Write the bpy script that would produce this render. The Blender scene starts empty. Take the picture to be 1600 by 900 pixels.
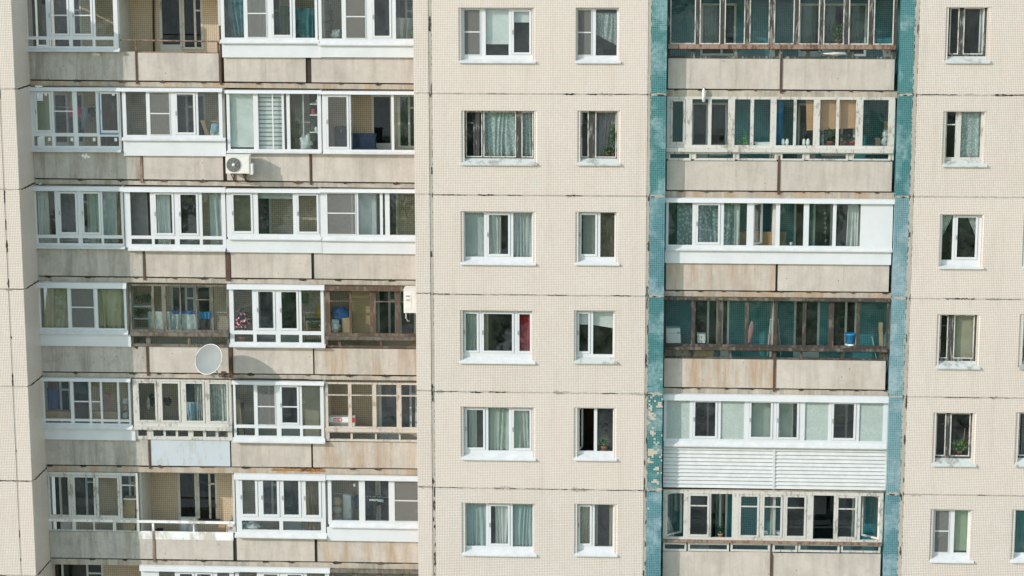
import bpy, math, random
from mathutils import Vector, Matrix, noise
random.seed(7)
S = bpy.context.scene
COL = S.collection

# ------------------------------------------------------------------ camera
F_PX, YAW, PITCH, ROLL, DIST, HGT = 3400.0, -0.06012, 0.18522, 0.00139, 59.35287, 5.71385
cy, sy, cp, sp, cr, sr = math.cos(YAW), math.sin(YAW), math.cos(PITCH), math.sin(PITCH), math.cos(ROLL), math.sin(ROLL)
FWD = Vector((sy*cp, cy*cp, -sp)); R0 = Vector((cy, -sy, 0)); D0 = FWD.cross(R0)
RIGHT = cr*R0 + sr*D0; DOWN = -sr*R0 + cr*D0
CAM = Vector((0, -DIST, HGT))
cd = bpy.data.cameras.new('camera'); cam = bpy.data.objects.new('camera', cd); COL.objects.link(cam)
cd.sensor_width = 36; cd.lens = F_PX/1600*36; cd.clip_end = 5000
U_, B_ = -DOWN, -FWD
cam.matrix_world = Matrix(((RIGHT.x, U_.x, B_.x, CAM.x), (RIGHT.y, U_.y, B_.y, CAM.y), (RIGHT.z, U_.z, B_.z, CAM.z), (0, 0, 0, 1)))
S.camera = cam
def at(px, py, Y):
    """measured point of the photograph -> point on the facade plane at depth Y (metres)"""
    d = RIGHT*((px-800)/F_PX) + DOWN*((py-450)/F_PX) + FWD
    return CAM + d*((Y-CAM.y)/d.y)

# ------------------------------------------------------------------ light
SUN = Vector((1.76, 1.0, -0.88)).normalized()          # direction the light travels
EL = math.asin(-SUN.z); AZ = math.atan2(-SUN.x, -SUN.y)
W = bpy.data.worlds.new('World'); S.world = W; W.use_nodes = True
wn = W.node_tree; bg = wn.nodes['Background']
sky = wn.nodes.new('ShaderNodeTexSky'); sky.sky_type = 'NISHITA'; sky.sun_disc = False
sky.sun_elevation = EL; sky.sun_rotation = AZ; sky.dust_density = 0.3; sky.air_density = 2.0; sky.ozone_density = 1.6
wn.links.new(sky.outputs[0], bg.inputs[0]); bg.inputs[1].default_value = 0.15
sl = bpy.data.lights.new('sun', 'SUN'); sl.energy = 2.0; sl.angle = math.radians(0.5); sl.color = (1, 0.90, 0.845)
so = bpy.data.objects.new('sun', sl); COL.objects.link(so); so.rotation_euler = SUN.to_track_quat('-Z', 'Y').to_euler(); so.location = (-60, -60, 60)
vs = S.view_settings; vs.view_transform = 'Standard'; vs.look = 'None'; vs.exposure = 0.91; vs.gamma = 1
S.cycles.transparent_max_bounces = 24; S.cycles.max_bounces = 8

# ------------------------------------------------------------------ materials
class NB:
    def __init__(s, name):
        s.m = bpy.data.materials.new(name); s.m.use_nodes = True; s.t = s.m.node_tree
        for n in list(s.t.nodes): s.t.nodes.remove(n)
        s.out = s.n('ShaderNodeOutputMaterial')
    def n(s, t, **k):
        o = s.t.nodes.new(t)
        for a, v in k.items(): setattr(o, a, v)
        return o
    def l(s, a, b): s.t.links.new(a, b)
    def val(s, sock, v):
        if hasattr(v, 'links'): s.l(v, sock)
        else: sock.default_value = v
    def math(s, op, a, b=0.0, c=0.0, clamp=False):
        o = s.n('ShaderNodeMath', operation=op); o.use_clamp = clamp
        for i, v in enumerate((a, b, c)): s.val(o.inputs[i], v)
        return o.outputs[0]
    def vm(s, op, a, b=None):
        o = s.n('ShaderNodeVectorMath', operation=op); s.val(o.inputs[0], a)
        if b is not None: s.val(o.inputs[1], b)
        return o.outputs[0]
    def noise(s, vec, scale, detail=4, rough=.6, scl=(1, 1, 1)):
        mp = s.n('ShaderNodeMapping'); s.l(vec, mp.inputs[0]); mp.inputs['Scale'].default_value = scl
        o = s.n('ShaderNodeTexNoise'); s.l(mp.outputs[0], o.inputs[0]); o.inputs['Scale'].default_value = scale
        o.inputs['Detail'].default_value = detail; o.inputs['Roughness'].default_value = rough
        return o.outputs[0]
    def ramp(s, f, a, b):
        o = s.n('ShaderNodeMapRange'); o.clamp = True; s.val(o.inputs[0], f); o.inputs[1].default_value = a; o.inputs[2].default_value = b
        return o.outputs[0]
    def mix(s, f, a, b, mode='MIX'):
        o = s.n('ShaderNodeMix', data_type='RGBA', blend_type=mode); o.clamp_factor = True
        s.val(o.inputs[0], f)
        for i, v in ((6, a), (7, b)):
            if hasattr(v, 'links'): s.l(v, o.inputs[i])
            else: o.inputs[i].default_value = (*v, 1)
        return o.outputs[2]
    def pos(s): return s.n('ShaderNodeNewGeometry').outputs['Position']
    def rnd(s): return s.n('ShaderNodeObjectInfo').outputs['Random']
    def princ(s, col, rough=.7, bump=None, bstr=.3, spec=.3, metal=0.0, bdist=.01):
        p = s.n('ShaderNodeBsdfPrincipled')
        if hasattr(col, 'links'): s.l(col, p.inputs['Base Color'])
        else: p.inputs['Base Color'].default_value = (*col, 1)
        s.val(p.inputs['Roughness'], rough); p.inputs['Specular IOR Level'].default_value = spec; p.inputs['Metallic'].default_value = metal
        if bump is not None:
            b = s.n('ShaderNodeBump'); b.inputs['Strength'].default_value = bstr; b.inputs['Distance'].default_value = bdist
            s.l(bump, b.inputs['Height']); s.l(b.outputs[0], p.inputs['Normal'])
        s.l(p.outputs[0], s.out.inputs[0]); return s.m

def mosaic(name, c1, c2, grout, pitch, gw=.16, stain=None, stain_amt=.3, worn=None, missing=None, rough=.35, seed=0.0):
    b = NB(name); P = b.pos(); sx = b.n('ShaderNodeSeparateXYZ'); b.l(P, sx.inputs[0])
    u = b.math('ADD', sx.outputs[0], sx.outputs[1]); cv = b.n('ShaderNodeCombineXYZ'); b.l(u, cv.inputs[0]); b.l(sx.outputs[2], cv.inputs[1]); cv.inputs[2].default_value = seed
    uv = cv.outputs[0]; q = b.vm('SCALE', uv); q.node.inputs[3].default_value = 1/pitch
    cell = b.vm('FLOOR', q); fr = b.vm('FRACTION', q); f = b.n('ShaderNodeSeparateXYZ'); b.l(fr, f.inputs[0])
    def edge(o): return b.math('MINIMUM', o, b.math('SUBTRACT', 1.0, o))
    e = b.math('MINIMUM', edge(f.outputs[0]), edge(f.outputs[1])); g = b.ramp(e, gw/2-.02, gw/2+.03)
    wnz = b.n('ShaderNodeTexWhiteNoise', noise_dimensions='3D'); b.l(cell, wnz.inputs[0])
    tile = b.mix(wnz.outputs[0], c1, c2)
    big = b.noise(uv, .55, 4, .6); big2 = b.noise(uv, 2.2, 5, .65)
    if stain: tile = b.mix(b.math('MULTIPLY', b.ramp(big, .42, .72), stain_amt), tile, stain)
    tile = b.mix(b.math('MULTIPLY', b.ramp(big2, .35, .8), .16), tile, tuple(x*.72 for x in c1))
    if worn:
        cn = b.noise(b.vm('SCALE', cell), 1.0); cn.node  # blotches follow whole tiles
        cs = b.vm('SCALE', cell); cs.node.inputs[3].default_value = pitch
        wv = b.noise(cs, 1.5, 3, .55); wv2 = b.noise(uv, 9, 4, .7)
        w = b.math('MULTIPLY', b.ramp(wv, .47, .58), b.ramp(wv2, .3, .6)); tile = b.mix(b.math('MULTIPLY', w, .8), tile, worn)
        grout = b.mix(b.math('MULTIPLY', w, .55), grout, worn)
    col = b.mix(g, grout, tile)
    rr = b.rnd(); col = b.mix(b.math('MULTIPLY', rr, .13), col, (col_r := (c1[0]*.82, c1[1]*.84, c1[2]*.86)))
    col = b.mix(b.math('MULTIPLY', b.math('FRACT', b.math('MULTIPLY', rr, 7.3)), .10), col, (min(1, c1[0]*1.06), c1[1]*.93, c1[2]*.88))
    if missing:
        cs = b.vm('SCALE', cell); cs.node.inputs[3].default_value = pitch
        mv = b.noise(cs, 2.3, 2, .5, (1, 1, 1)); mv = b.noise(cs, 4.6, 2, .5); ms = b.math('GREATER_THAN', b.math('ADD', mv, b.math('MULTIPLY', wnz.outputs[0], .12)), missing)
        col = b.mix(ms, col, (.5, .44, .36))
    drip = b.noise(P, 3.0, 5, .7, (1, 1, .10)); col = b.mix(b.math('MULTIPLY', b.ramp(drip, .52, .78), .26), col, (c1[0]*.45, c1[1]*.42, c1[2]*.38))
    return b.princ(col, rough, g, .35, .4, bdist=.004)

def concrete(name, base, rust=0.0, dirt=.4, spots=True):
    b = NB(name); P = b.pos(); r = b.rnd()
    off = b.n('ShaderNodeCombineXYZ'); b.l(b.math('MULTIPLY', r, 37.0), off.inputs[0]); b.l(b.math('MULTIPLY', r, 11.0), off.inputs[2])
    Q = b.vm('ADD', P, off.outputs[0])
    n1 = b.noise(Q, 1.1, 6, .68); n2 = b.noise(Q, 9, 5, .7); st = b.noise(Q, 3.2, 5, .7, (1, 1, .11)); st2 = b.noise(Q, 11, 3, .6, (1, 1, .06))
    c = b.mix(b.ramp(n1, .3, .7), tuple(x*.84 for x in base), tuple(min(1, x*1.10) for x in base))
    c = b.mix(b.math('MULTIPLY', b.ramp(r, 0, 1), .16), c, (base[0]*.8, base[1]*.85, base[2]*.93))
    c = b.mix(b.math('MULTIPLY', b.ramp(st, .46, .74), dirt), c, (.20, .18, .15))
    n3 = b.noise(Q, 4.0, 6, .75); c = b.mix(b.math('MULTIPLY', b.ramp(n3, .50, .66), dirt*.45), c, (.25, .225, .19))
    c = b.mix(b.math('MULTIPLY', b.ramp(st2, .54, .72), dirt*.5), c, (.60, .56, .50))
    c = b.mix(b.math('MULTIPLY', b.ramp(n2, .5, .8), dirt*.5), c, (.28, .25, .21))
    if rust:
        st3 = b.noise(Q, 2.0, 5, .7, (1, 1, .16)); st4 = b.noise(Q, 8, 4, .7, (1, 1, .09))
        k = b.math('MULTIPLY', b.ramp(st3, .44, .60), b.ramp(st4, .25, .6)); c = b.mix(b.math('MULTIPLY', k, rust), c, (.40, .265, .16))
    if spots:
        vo = b.n('ShaderNodeTexVoronoi'); b.l(Q, vo.inputs[0]); vo.inputs['Scale'].default_value = 3.1
        sp_ = b.math('LESS_THAN', vo.outputs[0], .055); c = b.mix(b.math('MULTIPLY', sp_, .75), c, (.12, .10, .08))
    return b.princ(c, .9, n2, .35, .1, bdist=.01)

def worn(name, paint, under, amt=.5, rough=.6, scl=(1, 1, .3), scale=9, spec=.3):
    b = NB(name); P = b.pos(); n = b.noise(P, scale, 6, .72, scl); n2 = b.noise(P, 1.3, 4, .6)
    f = b.ramp(b.math('ADD', n, b.math('MULTIPLY', b.math('SUBTRACT', n2, .5), .5)), .62-amt*.3, .70-amt*.22)
    c = b.mix(f, paint, under); c = b.mix(b.math('MULTIPLY', b.ramp(n2, .4, .7), .2), c, tuple(x*.7 for x in paint))
    return b.princ(c, rough, n, .25, spec, bdist=.006)

def plain(name, col, rough=.6, var=.15, spec=.3, metal=0.0, scale=4):
    b = NB(name); n = b.noise(b.pos(), scale, 5, .65)
    return b.princ(b.mix(b.ramp(n, .35, .7), tuple(x*(1-var) for x in col), tuple(min(1, x*(1+var*.6)) for x in col)), rough, n, .12, spec, metal, bdist=.004)

def cloth_mat(name, col, pattern=None, col2=None, trans=.25, scale=14):
    b = NB(name); P = b.pos(); n = b.noise(P, 3, 4, .6); c = b.mix(b.ramp(n, .3, .7), tuple(x*.85 for x in col), col)
    if pattern == 'lace':
        vo = b.n('ShaderNodeTexVoronoi'); b.l(P, vo.inputs[0]); vo.inputs['Scale'].default_value = scale
        c = b.mix(b.ramp(vo.outputs[0], .25, .5), col2, c)
    elif pattern == 'stripe':
        w = b.n('ShaderNodeTexWave', wave_type='BANDS', bands_direction='X'); b.l(P, w.inputs[0]); w.inputs['Scale'].default_value = scale
        c = b.mix(b.ramp(w.outputs['Fac'], .45, .6), c, col2)
    elif pattern == 'check':
        ch = b.n('ShaderNodeTexChecker'); b.l(P, ch.inputs[0]); ch.inputs['Scale'].default_value = scale; c = b.mix(b.math('MULTIPLY', ch.outputs['Fac'], .8), c, col2)
    elif pattern == 'blotch':
        n2 = b.noise(P, scale, 3, .6); c = b.mix(b.ramp(n2, .5, .56), c, col2)
    d = b.n('ShaderNodeBsdfDiffuse'); b.l(c, d.inputs[0]); t = b.n('ShaderNodeBsdfTranslucent'); b.l(c, t.inputs[0])
    m = b.n('ShaderNodeMixShader'); m.inputs[0].default_value = trans; b.l(d.outputs[0], m.inputs[1]); b.l(t.outputs[0], m.inputs[2]); b.l(m.outputs[0], b.out.inputs[0])
    return b.m

def glass(name, tint, refl=1.7, dirt=.06, wob=.012):
    b = NB(name); P = b.pos(); nz = b.noise(P, 1.6, 2, .5); bp = b.n('ShaderNodeBump'); bp.inputs['Strength'].default_value = .5; bp.inputs['Distance'].default_value = wob; b.l(nz, bp.inputs['Height'])
    fr = b.n('ShaderNodeFresnel'); fr.inputs[0].default_value = 1.5; b.l(bp.outputs[0], fr.inputs[1])
    bf = b.n('ShaderNodeNewGeometry').outputs['Backfacing']; front = b.math('SUBTRACT', 1.0, bf)
    k = b.math('MULTIPLY', b.math('MULTIPLY', fr.outputs[0], refl), front, clamp=True)
    tr = b.n('ShaderNodeBsdfTransparent'); b.l(b.mix(bf, tint, (1, 1, 1)), tr.inputs[0])
    gl = b.n('ShaderNodeBsdfGlossy'); gl.inputs['Roughness'].default_value = .015; b.l(bp.outputs[0], gl.inputs['Normal'])
    df = b.n('ShaderNodeBsdfDiffuse'); df.inputs[0].default_value = (.45, .5, .48, 1)
    m = b.n('ShaderNodeMixShader'); b.l(k, m.inputs[0]); b.l(tr.outputs[0], m.inputs[1]); b.l(gl.outputs[0], m.inputs[2])
    d2 = b.n('ShaderNodeMixShader'); dn = b.noise(P, 2.5, 5, .7); b.l(b.math('MULTIPLY', b.math('MULTIPLY', b.ramp(dn, .35, .8), dirt), front), d2.inputs[0])
    b.l(m.outputs[0], d2.inputs[1]); b.l(df.outputs[0], d2.inputs[2]); b.l(d2.outputs[0], b.out.inputs[0])
    return b.m

def net(name, col, a):
    b = NB(name); d = b.n('ShaderNodeBsdfDiffuse'); d.inputs[0].default_value = (*col, 1); t = b.n('ShaderNodeBsdfTransparent')
    m = b.n('ShaderNodeMixShader'); m.inputs[0].default_value = a; b.l(t.outputs[0], m.inputs[1]); b.l(d.outputs[0], m.inputs[2]); b.l(m.outputs[0], b.out.inputs[0]); return b.m

M = {}
M['tile'] = mosaic('cream_mosaic', (.77, .705, .65), (.70, .635, .58), (.36, .33, .30), .0475, .20, (.72, .60, .52), .40, missing=.90)
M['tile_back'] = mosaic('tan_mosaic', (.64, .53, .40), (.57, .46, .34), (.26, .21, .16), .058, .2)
M['teal'] = mosaic('teal_mosaic', (.006, .085, .10), (.025, .175, .19), (.11, .25, .26), .052, .30, (.04, .19, .25), .5, worn=(.30, .44, .48), missing=.86, seed=3.0)
M['teal_worn'] = mosaic('worn_teal_mosaic', (.010, .09, .12), (.05, .19, .24), (.16, .29, .32), .052, .30, (.10, .33, .40), .6, worn=(.36, .47, .53), missing=.84, seed=9.0)
M['teal_faded'] = mosaic('faded_teal_mosaic', (.04, .15, .19), (.12, .27, .32), (.24, .36, .39), .052, .30, (.10, .24, .31), .6, worn=(.40, .48, .53), missing=.84, seed=5.0)
M['teal_chipped'] = mosaic('chipped_teal_mosaic', (.006, .085, .10), (.025, .175, .19), (.11, .25, .26), .052, .30, worn=(.36, .46, .48), missing=.63, seed=17.0)
M['teal_back'] = mosaic('dark_teal_mosaic', (.004, .15, .195), (.010, .20, .26), (.10, .33, .37), .055, .2)
M['conc'] = concrete('pale_concrete', (.55, .50, .452), 0.08, .42)
M['conc_dirty'] = concrete('stained_concrete', (.485, .46, .42), .08, .85)
M['conc_rust'] = concrete('rust_streaked_concrete', (.55, .495, .44), .75, .5)
M['slab'] = concrete('slab_concrete', (.47, .425, .365), .25, .95, False)
M['slab_rust'] = concrete('rusty_slab_concrete', (.47, .415, .35), .95, .85, False)
M['bluepaint'] = worn('pale_blue_paint', (.50, .55, .60), (.45, .46, .46), .25, .7)
M['plaster'] = concrete('partition_plaster', (.58, .57, .53), 0, .2, False)
M['white_wash'] = worn('whitewash', (.78, .79, .79), (.52, .49, .44), .45, .8, (1, 1, .5), 4)
M['pvc'] = plain('white_plastic', (.645, .67, .70), .35, .05, .45, scale=2)
M['pvc_b'] = plain('older_white_plastic', (.60, .615, .625), .4, .1, .4)
M['tin'] = plain('white_sheet_metal', (.64, .665, .695), .45, .06, .4, scale=2)
M['tin_grey'] = worn('grey_sheet_metal', (.50, .53, .52), (.30, .30, .28), .35, .5, (1, 1, 1), 5)
M['oldpaint'] = worn('flaking_white_paint', (.56, .55, .52), (.28, .255, .22), .25, .75, (1, 1, .35), 13)
M['pinkpaint'] = worn('faded_cream_paint', (.55, .49, .43), (.34, .28, .23), .3, .75, (1, 1, .35), 12)
M['wood_dark'] = worn('weathered_dark_wood', (.055, .047, .04), (.17, .145, .12), .35, .8)
M['wood_grey'] = worn('weathered_grey_wood', (.17, .155, .13), (.09, .075, .06), .55, .85)
M['wood_brown'] = worn('brown_painted_wood', (.095, .062, .046), (.19, .15, .115), .35, .75)
M['wood_peel'] = worn('peeling_old_wood', (.05, .052, .05), (.27, .27, .255), .28, .8, (1, 1, .15), 16)
M['bead'] = worn('chipped_white_bead', (.56, .55, .52), (.16, .14, .12), .35, .75, (1, 1, .2), 15)
M['rust'] = worn('rusty_steel', (.12, .062, .042), (.075, .052, .042), .5, .8, (1, 1, .4))
M['rustpaint'] = worn('rusting_painted_steel', (.29, .205, .16), (.13, .072, .05), .5, .75)
M['tar'] = plain('black_tar', (.045, .04, .035), .75, .4)
M['cement'] = concrete('joint_cement', (.43, .40, .355), 0, .5, False)
M['gap'] = plain('dark_gap', (.05, .043, .036), .95, .3)
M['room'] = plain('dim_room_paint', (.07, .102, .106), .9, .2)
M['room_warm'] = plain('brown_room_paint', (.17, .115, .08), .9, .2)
M['rubber'] = plain('black_rubber', (.03, .03, .03), .6)
M['glass'] = glass('window_glass', (.86, .925, .915), 3.6, .09, .005)
M['glass_old'] = glass('dusty_glass', (.84, .91, .905), 1.9, .08, .006)
M['glass_single'] = glass('single_glass', (.86, .925, .92), 1.7, .05, .006)
M['glass_dark'] = glass('tinted_glass', (.55, .70, .68), 2.2, .05, .005)
M['frost'] = cloth_mat('frosted_glass', (.58, .67, .645), 'blotch', (.46, .56, .54), .3, 24)
M['net'] = net('insect_net', (.24, .24, .235), .42)
M['steel'] = plain('grey_steel', (.35, .36, .36), .4, .1, .5, .6)
M['ac'] = plain('ac_white_paint', (.72, .71, .68), .45, .05)
M['ac_dark'] = plain('ac_dark_plastic', (.12, .12, .12), .6)
M['ac_grey'] = plain('ac_grey_plastic', (.34, .34, .33), .5)
M['dish'] = plain('dish_grey_paint', (.25, .275, .275), .6, .06, .15)
M['terracotta'] = plain('terracotta', (.38, .13, .08), .8)
M['leaf'] = plain('leaf_green', (.06, .15, .035), .55, .4)
M['leaf_lime'] = plain('lime_leaf', (.16, .42, .05), .5, .3)
M['leaf_dark'] = plain('dark_leaf', (.03, .08, .03), .55, .4)
M['petal'] = plain('pink_petal', (.85, .34, .46), .6, .3)
M['carton'] = plain('brown_cardboard', (.42, .29, .17), .85, .1)
M['carton_white'] = plain('white_cardboard', (.72, .72, .72), .8, .05)
M['white'] = plain('white_paint', (.78, .78, .77), .5, .05)
M['blue_bag'] = plain('blue_plastic_film', (.02, .16, .48), .35, .4, .5, scale=9)
M['blue'] = plain('blue_plastic', (.02, .28, .62), .4, .08, .5)
M['bag'] = plain('clear_plastic_film', (.66, .69, .69), .3, .3, .5, scale=12)
M['navy'] = plain('navy_cloth', (.03, .05, .09), .85, .3)
M['black'] = plain('black_cloth', (.015, .017, .02), .8, .3)
M['red'] = plain('red_cloth', (.62, .05, .12), .8, .2)
M['denim'] = plain('pale_denim', (.30, .40, .50), .85, .2)
M['wood'] = plain('raw_wood', (.45, .31, .17), .7, .2)
M['redpaint'] = plain('red_print', (.60, .06, .06), .6, .05)
M['ground'] = plain('pale_paving', (.36, .36, .34), .95, .4, scale=.03)

# ------------------------------------------------------------------ mesh helpers
class MB:
    def __init__(s): s.v = []; s.f = []
    def box(s, x0, x1, y0, y1, z0, z1, tf=None):
        k = len(s.v)
        for p in ((x0, y0, z0), (x1, y0, z0), (x1, y1, z0), (x0, y1, z0), (x0, y0, z1), (x1, y0, z1), (x1, y1, z1), (x0, y1, z1)): s.v.append(tf(p) if tf else p)
        for q in ((0, 1, 5, 4), (1, 2, 6, 5), (2, 3, 7, 6), (3, 0, 4, 7), (4, 5, 6, 7), (3, 2, 1, 0)): s.f.append(tuple(k+i for i in q))
        return s
    def plate(s, x0, x1, z0, z1, holes, y0, y1, tf=None):
        """upright plate with rectangular holes; front y0, back y1"""
        xs = sorted({round(a, 5) for h in holes for a in h[:2]} | {round(x0, 5), round(x1, 5)}); zs = sorted({round(a, 5) for h in holes for a in h[2:4]} | {round(z0, 5), round(z1, 5)})
        xs = [a for a in xs if x0-1e-4 <= a <= x1+1e-4]; zs = [a for a in zs if z0-1e-4 <= a <= z1+1e-4]
        nx, nz = len(xs)-1, len(zs)-1
        def filled(i, j):
            if not (0 <= i < nx and 0 <= j < nz): return False
            mx, mz = (xs[i]+xs[i+1])/2, (zs[j]+zs[j+1])/2
            return not any(h[0] < mx < h[1] and h[2] < mz < h[3] for h in holes)
        idx = {}
        def V(i, j, k):
            if (i, j, k) not in idx:
                p = (xs[i], (y0, y1)[k], zs[j]); idx[(i, j, k)] = len(s.v); s.v.append(tf(p) if tf else p)
            return idx[(i, j, k)]
        for i in range(nx):
            for j in range(nz):
                if not filled(i, j): continue
                s.f.append((V(i, j, 0), V(i+1, j, 0), V(i+1, j+1, 0), V(i, j+1, 0))); s.f.append((V(i, j+1, 1), V(i+1, j+1, 1), V(i+1, j, 1), V(i, j, 1)))
                if not filled(i-1, j): s.f.append((V(i, j, 1), V(i, j, 0), V(i, j+1, 0), V(i, j+1, 1)))
                if not filled(i+1, j): s.f.append((V(i+1, j, 0), V(i+1, j, 1), V(i+1, j+1, 1), V(i+1, j+1, 0)))
                if not filled(i, j-1): s.f.append((V(i, j, 1), V(i+1, j, 1), V(i+1, j, 0), V(i, j, 0)))
                if not filled(i, j+1): s.f.append((V(i, j+1, 0), V(i+1, j+1, 0), V(i+1, j+1, 1), V(i, j+1, 1)))
        return s
    def tube(s, pts, r, n=8):
        rings = []
        pts = [Vector(p) for p in pts]
        for i, p in enumerate(pts):
            d = (pts[min(i+1, len(pts)-1)]-pts[max(i-1, 0)]).normalized(); a = d.cross(Vector((0, 0, 1)) if abs(d.z) < .9 else Vector((1, 0, 0))).normalized(); b = d.cross(a)
            rr = r[i] if isinstance(r, (list, tuple)) else r
            rings.append([p+(a*math.cos(t*2*math.pi/n)+b*math.sin(t*2*math.pi/n))*rr for t in range(n)])
        k = len(s.v)
        for R in rings: s.v += [tuple(q) for q in R]
        for i in range(len(rings)-1):
            for t in range(n): s.f.append((k+i*n+t, k+i*n+(t+1) % n, k+(i+1)*n+(t+1) % n, k+(i+1)*n+t))
        s.f.append(tuple(k+t for t in reversed(range(n)))); s.f.append(tuple(k+(len(rings)-1)*n+t for t in range(n)))
        return s
    def lathe(s, c, prof, axis=(0, 0, 1), n=20):
        ax = Vector(axis).normalized(); a = ax.cross(Vector((0, 0, 1)) if abs(ax.z) < .9 else Vector((1, 0, 0))).normalized(); b = ax.cross(a); c = Vector(c); k = len(s.v)
        for r, h in prof:
            for t in range(n): s.v.append(tuple(c+ax*h+(a*math.cos(t*2*math.pi/n)+b*math.sin(t*2*math.pi/n))*max(r, .0005)))
        for i in range(len(prof)-1):
            for t in range(n): s.f.append((k+i*n+t, k+i*n+(t+1) % n, k+(i+1)*n+(t+1) % n, k+(i+1)*n+t))
        return s
    def blob(s, c, rx, ry, rz, amp=.2, sc=3.0, nu=14, nv=9):
        k = len(s.v); o = random.random()*50
        for j in range(nv+1):
            th = math.pi*j/nv
            for i in range(nu):
                ph = 2*math.pi*i/nu; d = Vector((math.sin(th)*math.cos(ph), math.sin(th)*math.sin(ph), math.cos(th))); q = 1+amp*2*noise.noise(d*sc*.5+Vector((o, o, o)))
                s.v.append((c[0]+d.x*rx*q, c[1]+d.y*ry*q, c[2]+d.z*rz*q))
        for j in range(nv):
            for i in range(nu): s.f.append((k+j*nu+i, k+(j+1)*nu+i, k+(j+1)*nu+(i+1) % nu, k+j*nu+(i+1) % nu))
        return s
    def leaves(s, c, rx, ry, rz, n, size, up=.3):
        for _ in range(n):
            while True:
                d = Vector((random.uniform(-1, 1), random.uniform(-1, 1), random.uniform(-1, 1)))
                if d.length < 1: break
            p = Vector((c[0]+d.x*rx, c[1]+d.y*ry, c[2]+d.z*rz)); a = Vector((random.gauss(0, 1), random.gauss(0, 1), random.gauss(up, .8))).normalized(); b = a.cross(Vector((random.gauss(0, 1), random.gauss(0, 1), random.gauss(0, 1)))).normalized()
            L = size*random.uniform(.6, 1.3); w = L*.38; k = len(s.v); nn = a.cross(b)*L*.12
            s.v += [tuple(p), tuple(p+a*L*.5+b*w+nn), tuple(p+a*L), tuple(p+a*L*.5-b*w+nn)]; s.f.append((k, k+1, k+2, k+3))
        return s
    def ragged(s, p0, p1, w0, w1, y, th, step=.06, vertical=False, jitter=.6):
        """uneven band from p0 to p1 (x or z), band centre q0..q1 given by tuples (a, q)"""
        L = abs(p1[0]-p0[0]); n = max(3, int(L/step)); k = len(s.v)
        for i in range(n+1):
            t = i/n; a = p0[0]+(p1[0]-p0[0])*t; q = p0[1]+(p1[1]-p0[1])*t; e = min(1, min(t, 1-t)*n*.5+.25)
            h0 = w0*(1+random.uniform(-jitter, jitter))*e; h1 = w1*(1+random.uniform(-jitter, jitter))*e
            for yy in (y, y+th):
                for qq in (q-h0, q+h1): s.v.append((qq, yy, a) if vertical else (a, yy, qq))
        for i in range(n):
            b = k+i*4; c = b+4
            for q in ((b, c, c+1, b+1), (b+2, b+3, c+3, c+2), (b+1, c+1, c+3, b+3), (b, b+2, c+2, c)): s.f.append(q)
        s.f.append((k, k+1, k+3, k+2)); b = k+n*4; s.f.append((b, b+2, b+3, b+1))
        return s

def obj(name, mb, mat, parent=None, smooth=False, label=None):
    me = bpy.data.meshes.new(name); me.from_pydata(mb.v, [], mb.f); me.validate()
    import bmesh
    bm = bmesh.new(); bm.from_mesh(me); bmesh.ops.recalc_face_normals(bm, faces=bm.faces); bm.to_mesh(me); bm.free()
    if smooth:
        for p in me.polygons: p.use_smooth = True
    me.materials.append(M[mat] if isinstance(mat, str) else mat)
    o = bpy.data.objects.new(name, me); COL.objects.link(o)
    if parent is not None: o.parent = parent
    if label: o['label'] = label
    return o
def tag(o, label, cat, group=None):
    o['label'] = label; o['category'] = cat
    if group: o['group'] = group
    return o
def thing(name, label, cat, group=None):
    o = bpy.data.objects.new(name, None); COL.objects.link(o); return tag(o, label, cat, group)

YC, YA, YL, YR, DEEP = 0.0, -0.08, 1.45, 0.32, 1.25     # facade planes: plain wall, left wing, left balconies, right balconies
BUILD = thing('apartment_building', 'grey and cream prefabricated apartment block with glazed balconies and mosaic tiled walls', 'apartment building')

# ------------------------------------------------------------------ ground (in front of and below the picture, seen only in the glass)
g = MB(); g.v = [(-900, -1500, -34), (900, -1500, -34), (900, 1500, -34), (-900, 1500, -34)]; g.f = [(0, 1, 2, 3)]
obj('ground', g, 'ground')['kind'] = 'structure'

# ------------------------------------------------------------------ walls
JY = {'C': [147, 305.5, 461, 613.5, 764.2, 913], 'D': [148.5, 308.2, 467, 621.2, 773.7, 924], 'A': [139, 296, 451.7, 603.7, 751.3, 899]}
SP = 155.0
def levels(key, x, Y): # storey joints as heights, one above the picture to one below it
    ys = [JY[key][0]-SP] + JY[key]
    z = [at(x, y, Y).z for y in ys]; return z + [z[-1]-2.8]
GAPH = .014
def wall_panel(x0, x1, z0, z1, wins, Y, name='wall_panel', mat='tile', th=.30):
    """facade panel with splayed window openings: wins = [(ox0,ox1,oz0,oz1, ix0,ix1,iz0,iz1)]"""
    b = MB(); b.plate(x0, x1, z0, z1, [w[:4] for w in wins], Y, Y+.02)
    b.plate(x0+.004, x1-.004, z0+.004, z1-.004, [w[4:8] for w in wins], Y+.025, Y+th)
    for w in wins:
        k = len(b.v); o = w[:4]; i = w[4:8]
        for (a, c, yy) in ((o, 0, Y+.001), (i, 1, Y+.13)):
            b.v += [(a[0], yy, a[2]), (a[1], yy, a[2]), (a[1], yy, a[3]), (a[0], yy, a[3])]
        for q in range(4): b.f.append((k+q, k+(q+1) % 4, k+4+(q+1) % 4, k+4+q))
    return obj(name, b, mat, BUILD)

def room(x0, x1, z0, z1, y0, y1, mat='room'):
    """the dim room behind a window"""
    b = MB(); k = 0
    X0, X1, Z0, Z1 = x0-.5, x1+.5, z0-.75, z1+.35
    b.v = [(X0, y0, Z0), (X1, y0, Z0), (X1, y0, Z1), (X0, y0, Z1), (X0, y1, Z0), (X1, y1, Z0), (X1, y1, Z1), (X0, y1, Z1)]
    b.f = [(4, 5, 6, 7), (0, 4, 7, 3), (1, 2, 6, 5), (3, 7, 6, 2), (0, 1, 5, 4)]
    return b

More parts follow.
